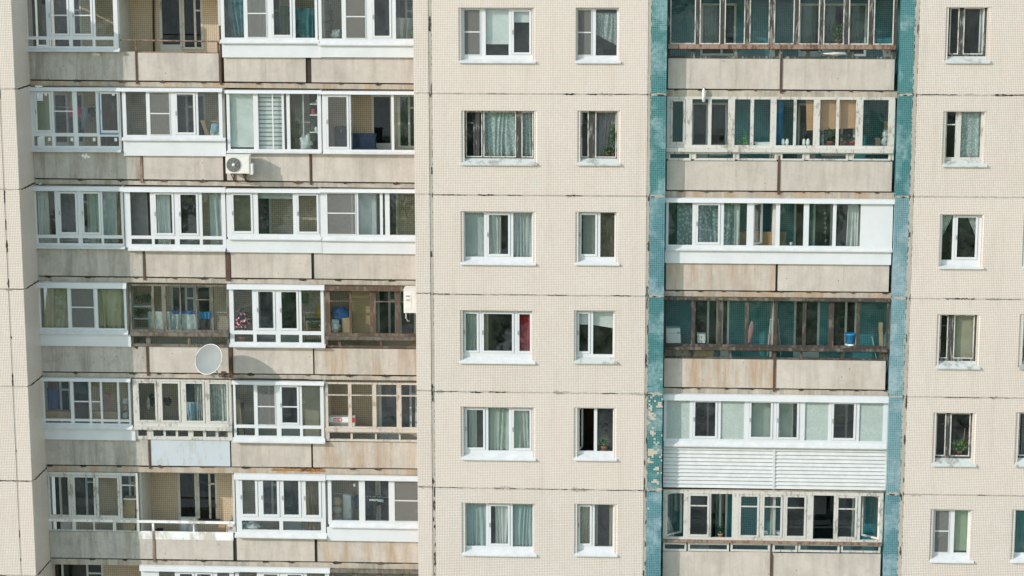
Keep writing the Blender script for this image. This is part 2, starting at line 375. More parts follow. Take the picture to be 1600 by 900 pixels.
# ------------------------------------------------------------------ glazing
def sash_ring(x0, x1, z0, z1, t, y, th, hinge=None, ang=0.0):
    tf = None
    if hinge is not None:
        ca, sa = math.cos(ang), math.sin(ang)
        def tf(p):
            dx, dy = p[0]-hinge, p[1]-y; return (hinge+dx*ca-dy*sa, y+dx*sa+dy*ca, p[2])
    b = MB(); b.plate(x0, x1, z0, z1, [(x0+t, x1-t, z0+t, z1-t)], y, y+th, tf)
    p = MB(); p.box(x0+t-.005, x1-t+.005, y+th*.45, y+th*.45+.006, z0+t-.005, z1-t+.005, tf)
    return b, p
def tilt_pane(h, y):
    a, c = random.uniform(-.006, .006), random.uniform(-.006, .006); b = MB().box(h[0]-.004, h[1]+.004, y, y+.007, h[2]-.004, h[3]+.004)
    xm, zm = (h[0]+h[1])/2, (h[2]+h[3])/2; b.v = [(v[0], v[1]+a*(v[0]-xm)*2+c*(v[2]-zm)*2, v[2]) for v in b.v]; return b
def glazing(name, x0, x1, y0, y1, Y, cols, yg, low=None, lowcols=None, mat='pvc', gl='glass', head=None, sill=None, apron=None, bars=(), vbars=(), depth=.07, label=None, ymx=None, sillmat=None, apmat='tin', lowgl=None, sash_t=3.4, shelf=None):
    """one glazed unit: frame with its sashes, panes, bars, sill, header and apron. Sizes in photo units at depth Y."""
    ym = ymx if ymx else (yg[0]+yg[1])/2; xm = (x0+x1)/2
    X = lambda x, yy=ym: at(x, yy, Y).x
    Z = lambda y: at(xm, y, Y).z
    px = 1/55.5
    zt, zb = Z(y0), Z(y1); gz0, gz1 = Z(yg[1]), Z(yg[0])
    holes = []; todo = []
    for c in cols:
        k, a, b_ = c[0], X(c[1]), X(c[2]); ex = c[3] if len(c) > 3 else None
        if k in 's':
            t = sash_t*px; h = (a-t, b_+t, gz0+0.02, gz1); g_ = (a, b_, gz0+.02+t, gz1-t*.5)
        elif k == 'i':
            h = (a, b_, gz0, gz1); g_ = h
        else: h = (a, b_, gz0, gz1); g_ = h
        holes.append(h); todo.append((k, h, g_, ex))
    lh = []
    if low:
        l0, l1 = Z(low[1]), Z(low[0])
        for c in (lowcols or [(k[1]-(3 if k[0] == 's' else 0)-1.2, k[2]+(3 if k[0] == 's' else 0)-1.2) for k in cols]):
            h = (X(c[0]), X(c[1]), l0, l1); lh.append(h)
    fr = MB().plate(X(x0), X(x1), zb, zt, holes+lh, Y, Y+depth)
    F = obj(name, fr, mat, BUILD, label=label)
    for k, h, g_, ex in todo:
        if k in 'f':
            obj('pane', tilt_pane(h, Y+.03), ex or gl, F)
        elif k == 's':
            t = sash_t*px
            b, p = sash_ring(h[0]+.006, h[1]-.006, h[2]+.006, h[3]-.006, t-.006, Y-.014, .06)
            obj('sash', b, mat, F); obj('pane', p, ex or gl, F)
            if mat == 'pvc': hx = h[0]+t*.45; hz = (h[2]+h[3])/2; obj('handle', MB().box(hx-.011, hx+.011, Y-.03, Y-.0145, hz-.06, hz+.06), 'ac_grey', F)
        elif k == 'n':
            obj('pane', MB().box(h[0]-.004, h[1]+.004, Y+.04, Y+.047, h[2]-.004, h[3]+.004), gl, F)
            t = .022
            obj('net_frame', MB().plate(h[0], h[1], h[2], h[3], [(h[0]+t, h[1]-t, h[2]+t, h[3]-t)], Y-.012, Y+.008), 'pvc_b' if mat == 'pvc' else mat, F)
            obj('insect_net', MB().box(h[0]+t-.002, h[1]-t+.002, Y-.003, Y-.001, h[2]+t-.002, h[3]-t+.002), 'net', F)
        elif k == 'i':                                      # casement swung into the room
            ang, side, wd = ex; a = h[0] if side < 0 else h[1]
            if side < 0: b, p = sash_ring(a, a+wd, h[2]+.01, h[3]-.01, .05, Y+.02, .045, a, ang)
            else: b, p = sash_ring(a-wd, a, h[2]+.01, h[3]-.01, .05, Y+.02, .045, a, -ang)
            obj('open_sash', b, mat, F); obj('pane', p, gl, F)
    if mat == 'wood_peel':
        for k, h, g_, ex in todo:
            w_ = .028; obj('glazing_bead', MB().plate(h[0]-.012, h[1]+.012, h[2]-.012, h[3]+.012, [(h[0]+w_-.012, h[1]-w_+.012, h[2]+w_-.012, h[3]-w_+.012)], Y-.008, Y+.02), 'bead', F)
    for h in lh: obj('lower_pane', MB().box(h[0]-.004, h[1]+.004, Y+.03, Y+.037, h[2]-.004, h[3]+.004), lowgl or gl, F)
    for (xa, xb, y) in bars: obj('glazing_bar', MB().box(X(xa), X(xb), Y-.006, Y+.028, Z(y)-.016, Z(y)+.016), mat, F)
    for (x, ya, yb, w) in vbars: obj('upright_bar', MB().box(X(x)-w*px/2, X(x)+w*px/2, Y+.002, Y+.029, Z(yb), Z(ya)), mat, F)
    if head:
        hz0, hz1 = Z(head[1]), Z(head[0]); a, b_ = (head[2], head[3]) if len(head) > 3 else (x0-1.5, x1+1.5)
        hb = MB(); A, B2 = X(a), X(b_); k = 0
        hb.v = [(A, Y-.09, hz0), (B2, Y-.09, hz0), (B2, Y+.02, hz0), (A, Y+.02, hz0), (A, Y-.075, hz1), (B2, Y-.075, hz1), (B2, Y+.02, hz1+.015), (A, Y+.02, hz1+.015)]
        hb.f = [(0, 1, 5, 4), (1, 2, 6, 5), (2, 3, 7, 6), (3, 0, 4, 7), (4, 5, 6, 7), (3, 2, 1, 0)]
        obj('head_flashing', hb, 'tin' if mat == 'pvc' else mat, F)
    if sill:
        s0, s1, a, b_ = sill; z0_, z1_ = Z(s1), Z(s0); A, B2 = X(a, s1), X(b_, s1); sb = MB(); pr = .10 if name != 'window' else .19
        sb.v = [(A, Y-pr, z0_), (B2, Y-pr, z0_), (B2, Y-.002, z0_+.02), (A, Y-.002, z0_+.02), (A, Y-pr, z0_+.03), (B2, Y-pr, z0_+.03), (B2, Y-.002, z1_), (A, Y-.002, z1_)]
        sb.f = [(0, 1, 5, 4), (1, 2, 6, 5), (2, 3, 7, 6), (3, 0, 4, 7), (4, 5, 6, 7), (3, 2, 1, 0)]
        obj('sill', sb, sillmat or ('pvc_b' if mat == 'pvc' else mat), F)
    if apron:
        a0, a1, a, b_ = apron; obj('apron_panel', MB().box(X(a, a0), X(b_, a0), Y-.03, Y+.02, Z(a1), Z(a0)), apmat, F)
    if shelf:
        s0, s1, a, b_, sm = shelf; obj('ledge_board', MB().box(X(a), X(b_), Y-.10, Y+.05, Z(s1), Z(s0)), sm, F)
    return F

# ------------------------------------------------------------------ plain walls: left wing, centre, right
zA = levels('A', 8, YA); zC = levels('C', 840, YC); zD = levels('D', 1510, YC)
XA0, XA1 = at(-260, 450, YA).x, at(36.8, 450, YA).x; XAJ = at(13.5, 450, YA).x
XS0, XS1 = at(649.6, 450, YC).x, at(672.3, 450, YC).x; XC0, XC1 = at(677.6, 450, YC).x, at(1008.5, 450, YC).x
XTL0, XTL1 = at(1013.6, 450, YC).x, at(1037.6, 450, YC).x; XTR0, XTR1 = at(1395, 450, YC).x, at(1416.5, 450, YC).x
XD0, XD1 = at(1423.5, 450, YC).x, at(1900, 450, YC).x
print('X', XA0, XA1, XS0, XS1, XC0, XC1, XTL0, XTL1, XTR0, XTR1, XD0, XD1)

# windows of the plain walls: opening (x0,x1,y0,y1) measured at the wall face, frame bottom, sill, panes
WIN = []
def win(op, fr, sill, cols, yg, bars=(), mat='pvc', gl='glass', label=None, sillmat=None, roomm='room', wall='C', **k): WIN.append((op, fr, sill, cols, yg, bars, mat, gl, label, sillmat, roomm, wall, k))
win((716.5, 835.5, 12, 98), (721, 832.5, 91.7), (717.5, 837.5), [('n', 724.5, 751), ('f', 758.9, 794.7), ('s', 803, 827)], (14.4, 86.5), [(724.5, 751, 50)])
win((720.8, 839, 173, 257.5), (726, 834.5, 247.5), (720, 840), [('f', 728.5, 753), ('f', 756, 805.7), ('f', 815.5, 832.6)], (174.7, 245), [(728.5, 741, 192.4)], 'wood_peel', 'glass_old', 'old peeling wooden window with lace curtains', 'tin_grey', vbars=[(741, 192, 245, 2.5), (746, 175, 245, 6)])
win((719.6, 837, 330.5, 412.8), (725, 833, 405.5), (719.6, 838), [('f', 727, 756.2), ('s', 764, 794), ('f', 802, 831)], (332.5, 401.5))
win((719, 835, 485, 566.6), (723.5, 831.5, 557.6), (718.5, 837), [('s', 728, 745), ('s', 756, 800), ('s', 811.5, 828)], (487, 552.7))
win((720, 836, 636, 717.2), (724.5, 833, 708.6), (721, 838), [('s', 730, 755), ('f', 763, 795), ('s', 803, 827.5)], (637.5, 704.2))
win((721.4, 837.5, 786.4, 866.6), (727, 834, 858), (723, 839), [('f', 728.6, 759.5), ('s', 767, 793.7), ('f', 801, 832)], (787.4, 853.8))
win((899.3, 968, 12, 98.4), (901, 966.5, 90.5), (898.3, 970), [('n', 902, 924.8), ('f', 931, 963.7)], (14.7, 86.8), [(902, 924.6, 50.7)])
win((902, 969, 173.2, 257.8), (907, 964.5, 247.5), (900.8, 970), [('f', 908.7, 919), ('f', 930.7, 962.5)], (174.7, 245.4), [(908.7, 919, 192)], 'wood_peel', 'glass_old', 'old peeling wooden window with plants behind', 'tin_grey')
win((898.8, 966, 331, 413.2), (904, 962.5, 405.5), (898, 968), [('s', 908.5, 930), ('f', 938, 960)], (332.5, 401.8), roomm='room_warm')
win((897, 962.5, 485.3, 566.6), (900.5, 959.8, 558), (897, 965), [('s', 905, 919), ('f', 926.7, 957.4)], (487, 553.7), sillmat='tin_grey', roomm='room_warm')
win((896.5, 962.5, 637, 717.8), (902, 959, 709), (897, 964), [('i', 905, 928, (math.radians(76), -1, .42)), ('f', 933, 957.6)], (638.3, 705), roomm='room_warm')
win((897, 964.5, 787.6, 867), (902, 960, 859), (898, 965), [('s', 906.3, 921.6), ('f', 929, 957.3)], (788.4, 854))
win((1477, 1547, 11.4, 98.4), (1480.5, 1541, 88), (1475, 1546), [('f', 1484, 1497.3), ('f', 1505.8, 1536.4)], (13, 84.3), (), 'wood_peel', 'glass_old', 'old peeling dark wooden window', 'tin_grey', wall='D', vbars=[(1485, 30, 84, 2.5)])
win((1472.8, 1540.7, 174, 260), (1476, 1536, 250.5), (1471, 1541), [('f', 1479, 1492.4), ('f', 1501, 1532)], (175.2, 246), [(1479, 1492.4, 194.8)], 'oldpaint', 'glass_old', 'old white painted wooden window with lace behind', 'tin_grey', wall='D')
win((1467.7, 1536, 335, 418.8), (1470, 1532, 413.5), (1465, 1536), [('f', 1472, 1488), ('s', 1495.5, 1524)], (336.5, 406.5), wall='D')
win((1462.8, 1530, 491.6, 575), (1467, 1525, 564), (1461, 1530.5), [('f', 1468.8, 1480), ('f', 1490.5, 1521)], (492.6, 559.4), [(1468.8, 1480, 509)], 'wood_peel', 'glass_old', 'old peeling wooden window with beige blind', 'tin_grey', wall='D')
win((1457, 1523.7, 645, 727), (1461, 1518, 716), (1455, 1524), [('f', 1462.5, 1476.7), ('f', 1484.8, 1514.6)], (646, 712), [(1462.5, 1476.7, 662.5)], 'wood_peel', 'glass_old', 'old peeling dark wooden window with a tall plant', 'tin_grey', roomm='room_warm', wall='D')
win((1452.8, 1519.5, 796, 877), (1456.5, 1515, 867.5), (1452, 1520), [('n', 1459.5, 1483), ('f', 1490.7, 1511.5)], (797.2, 863.7), [(1459.5, 1483, 830)], wall='D')
win((1598, 1716, 335, 419), (1602, 1712, 413), (1596, 1718), [('f', 1605, 1632), ('s', 1642, 1676), ('f', 1684, 1708)], (336.5, 406.5), wall='D')
win((1592, 1711, 491.6, 576), (1597, 1706, 565), (1590, 1712), [('f', 1598.5, 1612), ('f', 1620, 1668), ('f', 1676, 1703)], (492.6, 560), [(1598.5, 1612, 510)], 'wood_peel', 'glass_old', 'old peeling wooden window cut by the picture edge', 'tin_grey', roomm='room_warm', wall='D')
win((1586, 1704, 645, 728), (1590, 1699, 716), (1584, 1706), [('f', 1592, 1606), ('f', 1614, 1662), ('f', 1670, 1696)], (646, 712), [(1592, 1606, 664)], 'wood_peel', 'glass_old', 'old peeling dark wooden window at the picture edge', 'tin_grey', roomm='room_warm', wall='D')
win((1580, 1698, 797, 878), (1584, 1694, 868), (1577.5, 1700), [('f', 1586, 1614), ('s', 1624, 1656), ('f', 1664, 1690)], (798.5, 864.5), wall='D')
YWF = YC+.13
by_storey = {}
for w in WIN:
    op, fr, sill, cols, yg, bars, mat, gl, label, sm, rm, wall, k = w
    ym = (op[2]+op[3])/2; xm = (op[0]+op[1])/2
    o = (at(op[0], ym, YC).x, at(op[1], ym, YC).x, at(xm, op[3]-1.0, YC).z, at(xm, op[2], YC).z)
    i = (at(fr[0], ym, YWF).x, at(fr[1], ym, YWF).x, o[2]+.004, o[3]-.012)
    z = zC if wall == 'C' else zD
    st = next(n for n in range(len(z)-1) if z[n] > (o[2]+o[3])/2 > z[n+1])
    by_storey.setdefault((wall, st), []).append((*o, *i))
    glazing('window', fr[0]-.4, fr[1]+.4, op[2]-1.5, fr[2]+.5, YWF+.003, cols, yg, mat=mat, gl=gl, bars=bars, sill=(fr[2], op[3], sill[0], sill[1]), sillmat=sm, label=label, vbars=k.get('vbars', ()), ymx=ym)
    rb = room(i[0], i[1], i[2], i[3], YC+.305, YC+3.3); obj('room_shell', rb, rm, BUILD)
for n in range(len(zC)-1):
    wall_panel(XC0, XC1, zC[n+1]+GAPH, zC[n]-GAPH, by_storey.get(('C', n), []), YC)
    wall_panel(XS0, XS1, zC[n+1]+GAPH+.02, zC[n]-GAPH+.02, [], YC-.004)
for n in range(len(zD)-1): wall_panel(XD0, XD1, zD[n+1]+GAPH, zD[n]-GAPH, by_storey.get(('D', n), []), YC)
for n in range(len(zA)-1):
    wall_panel(XA0, XAJ-.02, zA[n+1]+GAPH, zA[n]-GAPH, [], YA)
    b = MB(); b.box(XAJ+.02, XA1, YA, YA+.2, zA[n+1]+GAPH, zA[n]-GAPH); obj('wall_panel', b, 'tile', BUILD)
    b = MB(); b.box(XA1-.28, XA1, YA+.204, YL+.5, zA[n+1]+GAPH-.03, zA[n]-GAPH-.03); obj('side_panel', b, 'tile', BUILD)
    # the return is laid in larger, darker-jointed tiles with the same cream glaze
for (a, b_, y0, y1) in ((XA0, XA1, YA, YL+1), (XA1+.004, XS0-.004, YL, YL+1), (XS0, XC1, YC, YC+1), (XTL0, XTR1, YR, YR+1), (XD0, XD1, YC, YC+1)):
    obj('lower_wall', MB().box(a, b_, y0, y1, -34, zC[-1]-.9), 'conc', BUILD)
obj('side_panel', MB().box(XS0+.2, XS0+.29, YC+.302, YL+1.25, zC[-1], zC[0]), 'tile', BUILD)
# masonry core behind joints
ztop, zbot = zC[0]-.02, zC[-1]+.02
for (a, b_, y0) in ((XA0, XA1-.29, YA+.32), (XC0-.12, XC1+.06, 0), (XD0-.1, XD1, 0)):
    if y0: obj('wall_core', MB().box(a, b_, y0, y0+.2, zbot, ztop), 'cement', BUILD)
def hjoint(xa, xb, z, Y, dark=.5, step=.07):
    obj('joint_seal', MB().ragged((xa, z), (xb, z), .019, .019, Y-.002, .05, step, False, .55), 'cement', BUILD)
    x = xa
    while x < xb-.1:
        L = random.uniform(.15, 1.1); e = min(xb, x+L)
        if random.random() < dark and e-x > .08:
            w = random.choice((.007, .009, .012, .018))
            obj('tar_patch', MB().ragged((x, z+random.uniform(-.006, .006)), (e, z+random.uniform(-.006, .006)), w, w, Y-.006, .03, .045, False, .8), 'tar', BUILD)
        if random.random() < .22:
            w = random.uniform(.02, .045); obj('mortar_patch', MB().ragged((x, z+random.uniform(-.015, .015)), (min(xb, x+random.uniform(.15, .6)), z+random.uniform(-.015, .015)), w, w, Y-.004, .03, .045, False, .7), 'cement', BUILD)
        x = e + random.uniform(.02, .35)
def vjoint(x0, x1, z0, z1, Y, w, dark=.25):
    n = 4
    obj('joint_seal', MB().ragged((z0, x0), (z1, x1), w, w, Y+.008, .06, .05, True, .35), 'cement', BUILD)
    z = z0
    while z > z1+.1:
        L = random.uniform(.05, .45); e = max(z1, z-L)
        if random.random() < dark:
            ww = random.uniform(.008, .024); o = random.uniform(-w*.6, w*.6)
            obj('tar_patch', MB().ragged((z, x0+o), (e, x1+o), ww, ww, Y-.005, .03, .035, True, .8), 'tar', BUILD)
        z = e-random.uniform(.05, .5)
for n in range(1, len(zC)-1):
    hjoint(XC0, XC1, zC[n], YC, (.6, .6, .65, .55, .75, .9, .8)[n]); hjoint(XS0, XS1, zC[n]+.02, YC-.004, .25)
    hjoint(XD0, at(1640, 450, YC).x, zD[n], YC, .62); hjoint(XA0+3, XA1-.02, zA[n], YA, .35)
    b = MB(); zz = zA[n]-.03; b.ragged((YA+.25, zz), (YL+.4, zz), .02, .02, 0, .03, .06); b.v = [(XA1-.022+p[1], p[0], p[2]) for p in b.v]; obj('joint_seal', b, 'tar', BUILD)
for n in range(len(zC)-1):
    vjoint((XS1+XC0)/2, (XS1+XC0)/2, zC[n], zC[n+1], YC, .046, (.25, .15, .3, .35, .3, .9, .9)[n]); vjoint((XC1+XTL0)/2, (XC1+XTL0)/2, zC[n], zC[n+1], YC, .045, (.1, .25, .35, .3, .5, .8, .8)[n])
    vjoint((XTR1+XD0)/2, (XTR1+XD0)/2, zD[n], zD[n+1], YC, .058, (.2, .1, .1, .2, .5, .3, .3)[n]); vjoint(XAJ, XAJ, zA[n], zA[n+1], YA, .025, .5)
for (a, b_) in ((XS1-.01, XC0+.01), (XC1-.01, XTL0+.01), (XTR1-.01, XD0+.01)): obj('joint_core', MB().box(a, b_, YC+.07, YC+.1, zbot, ztop), 'cement', BUILD)
# teal pillars, one storey-high panel at a time
TM = ['teal', 'teal', 'teal_worn', 'teal', 'teal_chipped', 'teal_worn', 'teal']; TR = ['teal', 'teal', 'teal_faded', 'teal_faded', 'teal_faded', 'teal_worn', 'teal_faded']
for n in range(len(zC)-1):
    obj('pillar_panel', MB().box(XTL0, XTL1, YC+.012, YC+.32+DEEP, zC[n+1]+.02, zC[n]-.02), TM[n], BUILD)
    obj('pillar_panel', MB().box(XTR0, XTR1, YC+.012, YC+.32+DEEP, zD[n+1]+.02, zD[n]-.02), TR[n], BUILD)
    for (a, b_, z) in ((XTL0, XTL1, zC[n]), (XTR0, XTR1, zD[n])):
        obj('joint_seal', MB().ragged((a, z), (b_, z), .035, .04, YC+.002, .05, .05, False, .5), 'cement', BUILD)
        if random.random() < .6:
            x = random.uniform(a, b_-.25); obj('tar_patch', MB().ragged((x, z), (x+random.uniform(.12, .3), z-.01), .02, .012, YC-.006, .02, .035, False, .8), 'tar', BUILD)

# ------------------------------------------------------------------ left balconies
# measured slab lines (left end x=65, right end x=640): panel bottom, slab bottom
LP = [((-30.5, -24), (-20, -14.5)), ((124.4, 130.3), (134, 139.7)), ((278.4, 285.4), (287, 293)), ((430.6, 437), (439.7, 446)), ((580.4, 586.2), (588.8, 594.6)), ((725.8, 732), (736.2, 742)), ((871, 879.5), (881.5, 888.8)), ((1017, 1024), (1026, 1033))]
def lz(pair, x, Y=YL): # height of a measured slab line at x
    t = (x-65)/575.0; return at(x, pair[0]+(pair[1]-pair[0])*t, Y).z
XL0, XL1 = XA1, XS0+.30
YLB = YL+DEEP
def tilted_box(xa, xb, y0, y1, zt_a, zt_b, zb_a, zb_b):
    b = MB(); b.v = [(xa, y0, zb_a), (xb, y0, zb_b), (xb, y1, zb_b), (xa, y1, zb_a), (xa, y0, zt_a), (xb, y0, zt_b), (xb, y1, zt_b), (xa, y1, zt_a)]
    b.f = [(0, 1, 5, 4), (1, 2, 6, 5), (2, 3, 7, 6), (3, 0, 4, 7), (4, 5, 6, 7), (3, 2, 1, 0)]; return b
PANELS = {1: [(43.5, 211.5, 'conc_dirty', 80), (215, 342, 'conc', 83), (350, 477.5, 'conc', 86), (486.5, 662, 'conc', 86)],
          2: [(52.8, 218.8, 'conc_dirty', 232), (223.3, 348.3, 'conc', 236), (354.5, 483.4, 'conc', 240), (487.5, 662, 'conc', 240)],
          3: [(58.1, 223, 'conc_dirty', 384), (227.2, 352, 'conc', 386), (360.5, 486.3, 'conc', 390), (491, 662, 'conc', 390)],
          4: [(64.8, 228.4, 'conc_dirty', 537), (232.8, 356.9, 'conc', 541), (364.2, 489, 'conc', 541.5), (491.4, 662, 'conc_rust', 545)],
          5: [(70, 231.7, 'conc_dirty', 683), (235.6, 359.3, 'bluepaint', 687), (361.5, 486.2, 'conc', 690), (489, 662, 'conc_rust', 691)],
          6: [(78, 238.4, 'conc_dirty', 831), (243, 364, 'conc', 835), (370, 491.4, 'conc', 838), (496, 662, 'conc_rust', 842)],
          0: [(40, 208, 'conc', -70), (212, 340, 'conc', -70), (346, 475, 'conc', -68), (482, 662, 'conc', -68)], 7: [(84, 243, 'conc', 975), (248, 370, 'conc', 977), (376, 498, 'conc', 980), (502, 662, 'conc', 980)]}
POSTS = {1: [(211.8, 214.8, 'rust'), (343, 346, 'rust'), (478.5, 485.5, 'gap')], 2: [(219, 222.8, 'rustpaint'), (349, 352, 'gap'), (483.6, 486.6, 'rust')], 3: [(223.3, 226.8, 'rust'), (352.4, 359.6, 'rust'), (486.6, 490.6, 'gap')],
         4: [(228.8, 232.4, 'rust'), (357.4, 363.4, 'rust'), (489.2, 491, 'gap')], 5: [(231.9, 235, 'rust'), (359.6, 361.2, 'gap'), (486.4, 488.7, 'gap')], 6: [(238.8, 242.4, 'rustpaint'), (365, 369.3, 'gap'), (491.6, 495.4, 'gap')]}
for r, (pb, sb) in enumerate(LP):
    # floor slab of this storey
    za, zb_ = lz(pb, 40), lz(pb, 660); ba, bb = lz(sb, 40), lz(sb, 660)
    slope = (zb_-za)/(at(660, 450, YL).x-at(40, 450, YL).x)
    xa, xb = XL0+.004, XL1; x40 = at(40, 450, YL).x
    zf = lambda x, z: z+slope*(x-x40)
    obj('floor_slab', tilted_box(xa, xb, YL+.015, YLB+.2, zf(xa, za)-.035, zf(xb, za)-.035, zf(xa, ba), zf(xb, ba)), 'slab_rust' if r in (1, 5) else 'slab', BUILD)
    obj('gap_seal', tilted_box(xa, xb, YL+.06, YL+.1, zf(xa, za)+.02, zf(xb, za)+.02, zf(xa, za)-.034, zf(xb, za)-.034), 'gap', BUILD)
    for (p0, p1, mt, top) in PANELS[r]:
        y_m = (top+pb[0])/2; X0, X1 = at(p0, y_m, YL).x, at(p1, y_m, YL).x; tc = at((p0+p1)/2, top, YL).z
        X1 = min(X1, XL1-.02)
        obj('balcony_panel', tilted_box(X0, X1, YL, YL+.07, tc-slope*(X1-X0)/2, tc+slope*(X1-X0)/2, lz(pb, p0)+.004, lz(pb, p1 if p1 < 655 else 650)+.004), mt, BUILD)
    for (p0, p1, mt) in POSTS.get(r, ()):
        y_m = pb[0]-20; X0, X1 = at(p0, y_m, YL).x, at(p1, y_m, YL).x; zz = lz(pb, p0)
        if mt == 'gap': obj('gap_seal', MB().box(X0-.01, X1+.01, YL+.03, YL+.06, zz, zz+.82), mt, BUILD)
        else: obj('steel_post', MB().box(X0, X1, YL-.02, YL+.055, zz-.09, zz+.86), mt, BUILD)
    # cast hooks and mortar lumps along the joint
    for q in range(9):
        if r in (0, 7): break
        px_ = 60+q*68+random.uniform(-18, 18); c = at(px_, 450, YL); z = lz(pb, px_); x = at(px_, pb[0], YL).x
        if XL0+.1 < x < XS0-.1: obj('anchor_hook', MB().ragged((x-random.uniform(.04, .14), z-.03), (x+random.uniform(.04, .13), z-.035), .026, .036, YL-.012, .05, .03, False, .7), random.choice(('tar', 'tar', 'rust')), BUILD)
    # dark drip line under panel
    if r not in (0, 7):
        for q in range(6):
            p0 = random.uniform(60, 600); p1 = p0+random.uniform(15, 70); X0, X1 = at(p0, pb[0], YL).x, min(at(p1, pb[0], YL).x, XS0-.02)
            if X1-X0 > .15: obj('tar_patch', MB().ragged((X0, lz(pb, p0)-.028), (X1, lz(pb, p1)-.028), .008, .012, YL+.004, .03, .05, False, .8), 'tar', BUILD)
# back wall and partitions
obj('back_wall', MB().box(XL0-.2, XL1+.1, YLB+.05, YLB+.07, zbot, ztop), 'gap', BUILD)
BWL = {0: [], 1: [(56, 79, 1), (82, 128, 1), (250, 284, 2, 1), (285, 317, 1), (372, 400, 1), (403, 440, 1), (582, 612, 2), (615, 647, 1)], 2: [(84, 107, 1), (112, 132, 2), (272, 305, 1), (307, 322, 2), (581, 613, 2), (622, 650, 1)],
       3: [(70, 90, 2), (92, 140, 1), (215, 240, 1), (278, 310, 2), (395, 424, 2), (586, 602, 1), (606, 622, 2)], 4: [(268, 306, 1), (308, 331, 2), (404, 429, 1), (436, 467, 2), (590, 620, 1), (624, 650, 1)],
       5: [(70, 112, 1), (114, 142, 2), (288, 318, 1), (320, 345, 2), (400, 434, 1), (437, 468, 2), (593, 623, 2), (625, 652, 1)], 6: [(94, 110, 2), (114, 150, 1), (188, 214, 1), (279, 308, 2), (309, 340, 1), (410, 436, 1), (440, 470, 2), (565, 590, 1), (592, 612, 2)], 7: [(98, 163, 1), (280, 312, 2), (312, 340, 1)]}
for r in range(1, 8):
    zb0 = max(lz(LP[r][0], 40, YLB), lz(LP[r][0], 660, YLB)); zt0 = min(lz(LP[r-1][1], 40, YLB), lz(LP[r-1][1], 660, YLB))
    fl = at(300, (LP[r][0][0]+LP[r][0][1])/2, YL).z-.035; cl = at(300, (LP[r-1][1][0]+LP[r-1][1][1])/2, YL).z
    holes = []
    for w in BWL[r]:
        y_m = (LP[r-1][1][0]+LP[r][0][0])/2-12
        X0, X1 = at(w[0], y_m, YLB).x, at(w[1], y_m, YLB).x; top = cl-.30; bot = fl+.85 if w[2] == 1 else fl+.08
        holes.append((X0, X1, bot, top)); mt = 'oldpaint' if (r, w[0]) in ((1, 250), (1, 285), (6, 279), (6, 309), (4, 308)) else 'pvc_b'
        t = .06; zs = bot+.85 if w[2] == 2 else bot+t
        inner = [(X0+t, X1-t, zs+.05, top-t)]
        if w[2] == 1 and X1-X0 > .5: m_ = X0+(X1-X0)*.62; inner = [(X0+t, m_-.03, bot+t, top-t), (m_+.03, X1-t, bot+t, top-.40), (m_+.03, X1-t, top-.35, top-t)]
        nm = 'balcony_window' if w[2] == 1 else 'balcony_door'
        fo = obj(nm, MB().plate(X0, X1, bot, top, inner, YLB-.01, YLB+.05), mt, BUILD)
        for h in inner: obj('pane', MB().box(h[0]-.003, h[1]+.003, YLB+.02, YLB+.026, h[2]-.003, h[3]+.003), 'glass_dark', fo)
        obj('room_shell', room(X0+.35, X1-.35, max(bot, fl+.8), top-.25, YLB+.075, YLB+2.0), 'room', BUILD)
    lo, hi = fl-.25, cl+.25
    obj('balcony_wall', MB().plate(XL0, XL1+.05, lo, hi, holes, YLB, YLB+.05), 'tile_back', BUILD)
    PX = {1: (186, 343.5, 505), 2: (190, 351, 503), 3: (195, 353, 501), 4: (200, 357, 507), 5: (206, 362, 508), 6: (221, 366, 511), 7: (224, 370, 514)}[r]
    for p in PX: 
        x = at(p, LP[r][0][0]-60, YL+.1).x; obj('partition', MB().box(x-.035, x+.035, YL+.11, YLB-.003, fl+.004, cl-.004), 'plaster', BUILD)
# open the core behind the loggia back wall so that rooms read dark: (rooms have their own shells)
bpy.data.objects.remove(bpy.data.objects['back_wall'])

YU = YL-.035   # front of glazing units
G = glazing
# row 1
G('balcony_glazing', 38.3, 184, -14, 78, YU, [('f', 43.2, 72.3), ('s', 79.6, 105), ('s', 116.6, 141.8), ('f', 149, 177.3)], (-8, 57), (62, 72.5), bars=[(78, 106.5, 24), (115, 143, 24)], sill=(75, 80.5, 39.5, 188), ymx=35)
G('balcony_glazing', 345, 496, -13, 66, YU, [('f', 350.5, 381), ('n', 386, 417), ('s', 427.8, 453.3), ('f', 461.3, 492)], (-8, 59), bars=[(386, 417, 21)], sill=(62, 67.8, 344, 499), apron=(67.8, 89.7, 347, 502), ymx=35, vbars=[(423, -8, 59, 1.5)])
G('balcony_glazing', 497.5, 658, -11, 66.5, YU-.02, [('f', 502.5, 534), ('n', 539.7, 572), ('s', 585, 608.5), ('f', 618.5, 655)], (-6, 60.5), bars=[(539.7, 572, 26)], sill=(64, 71, 497, 658), apron=(71, 89.5, 500, 658), ymx=35)
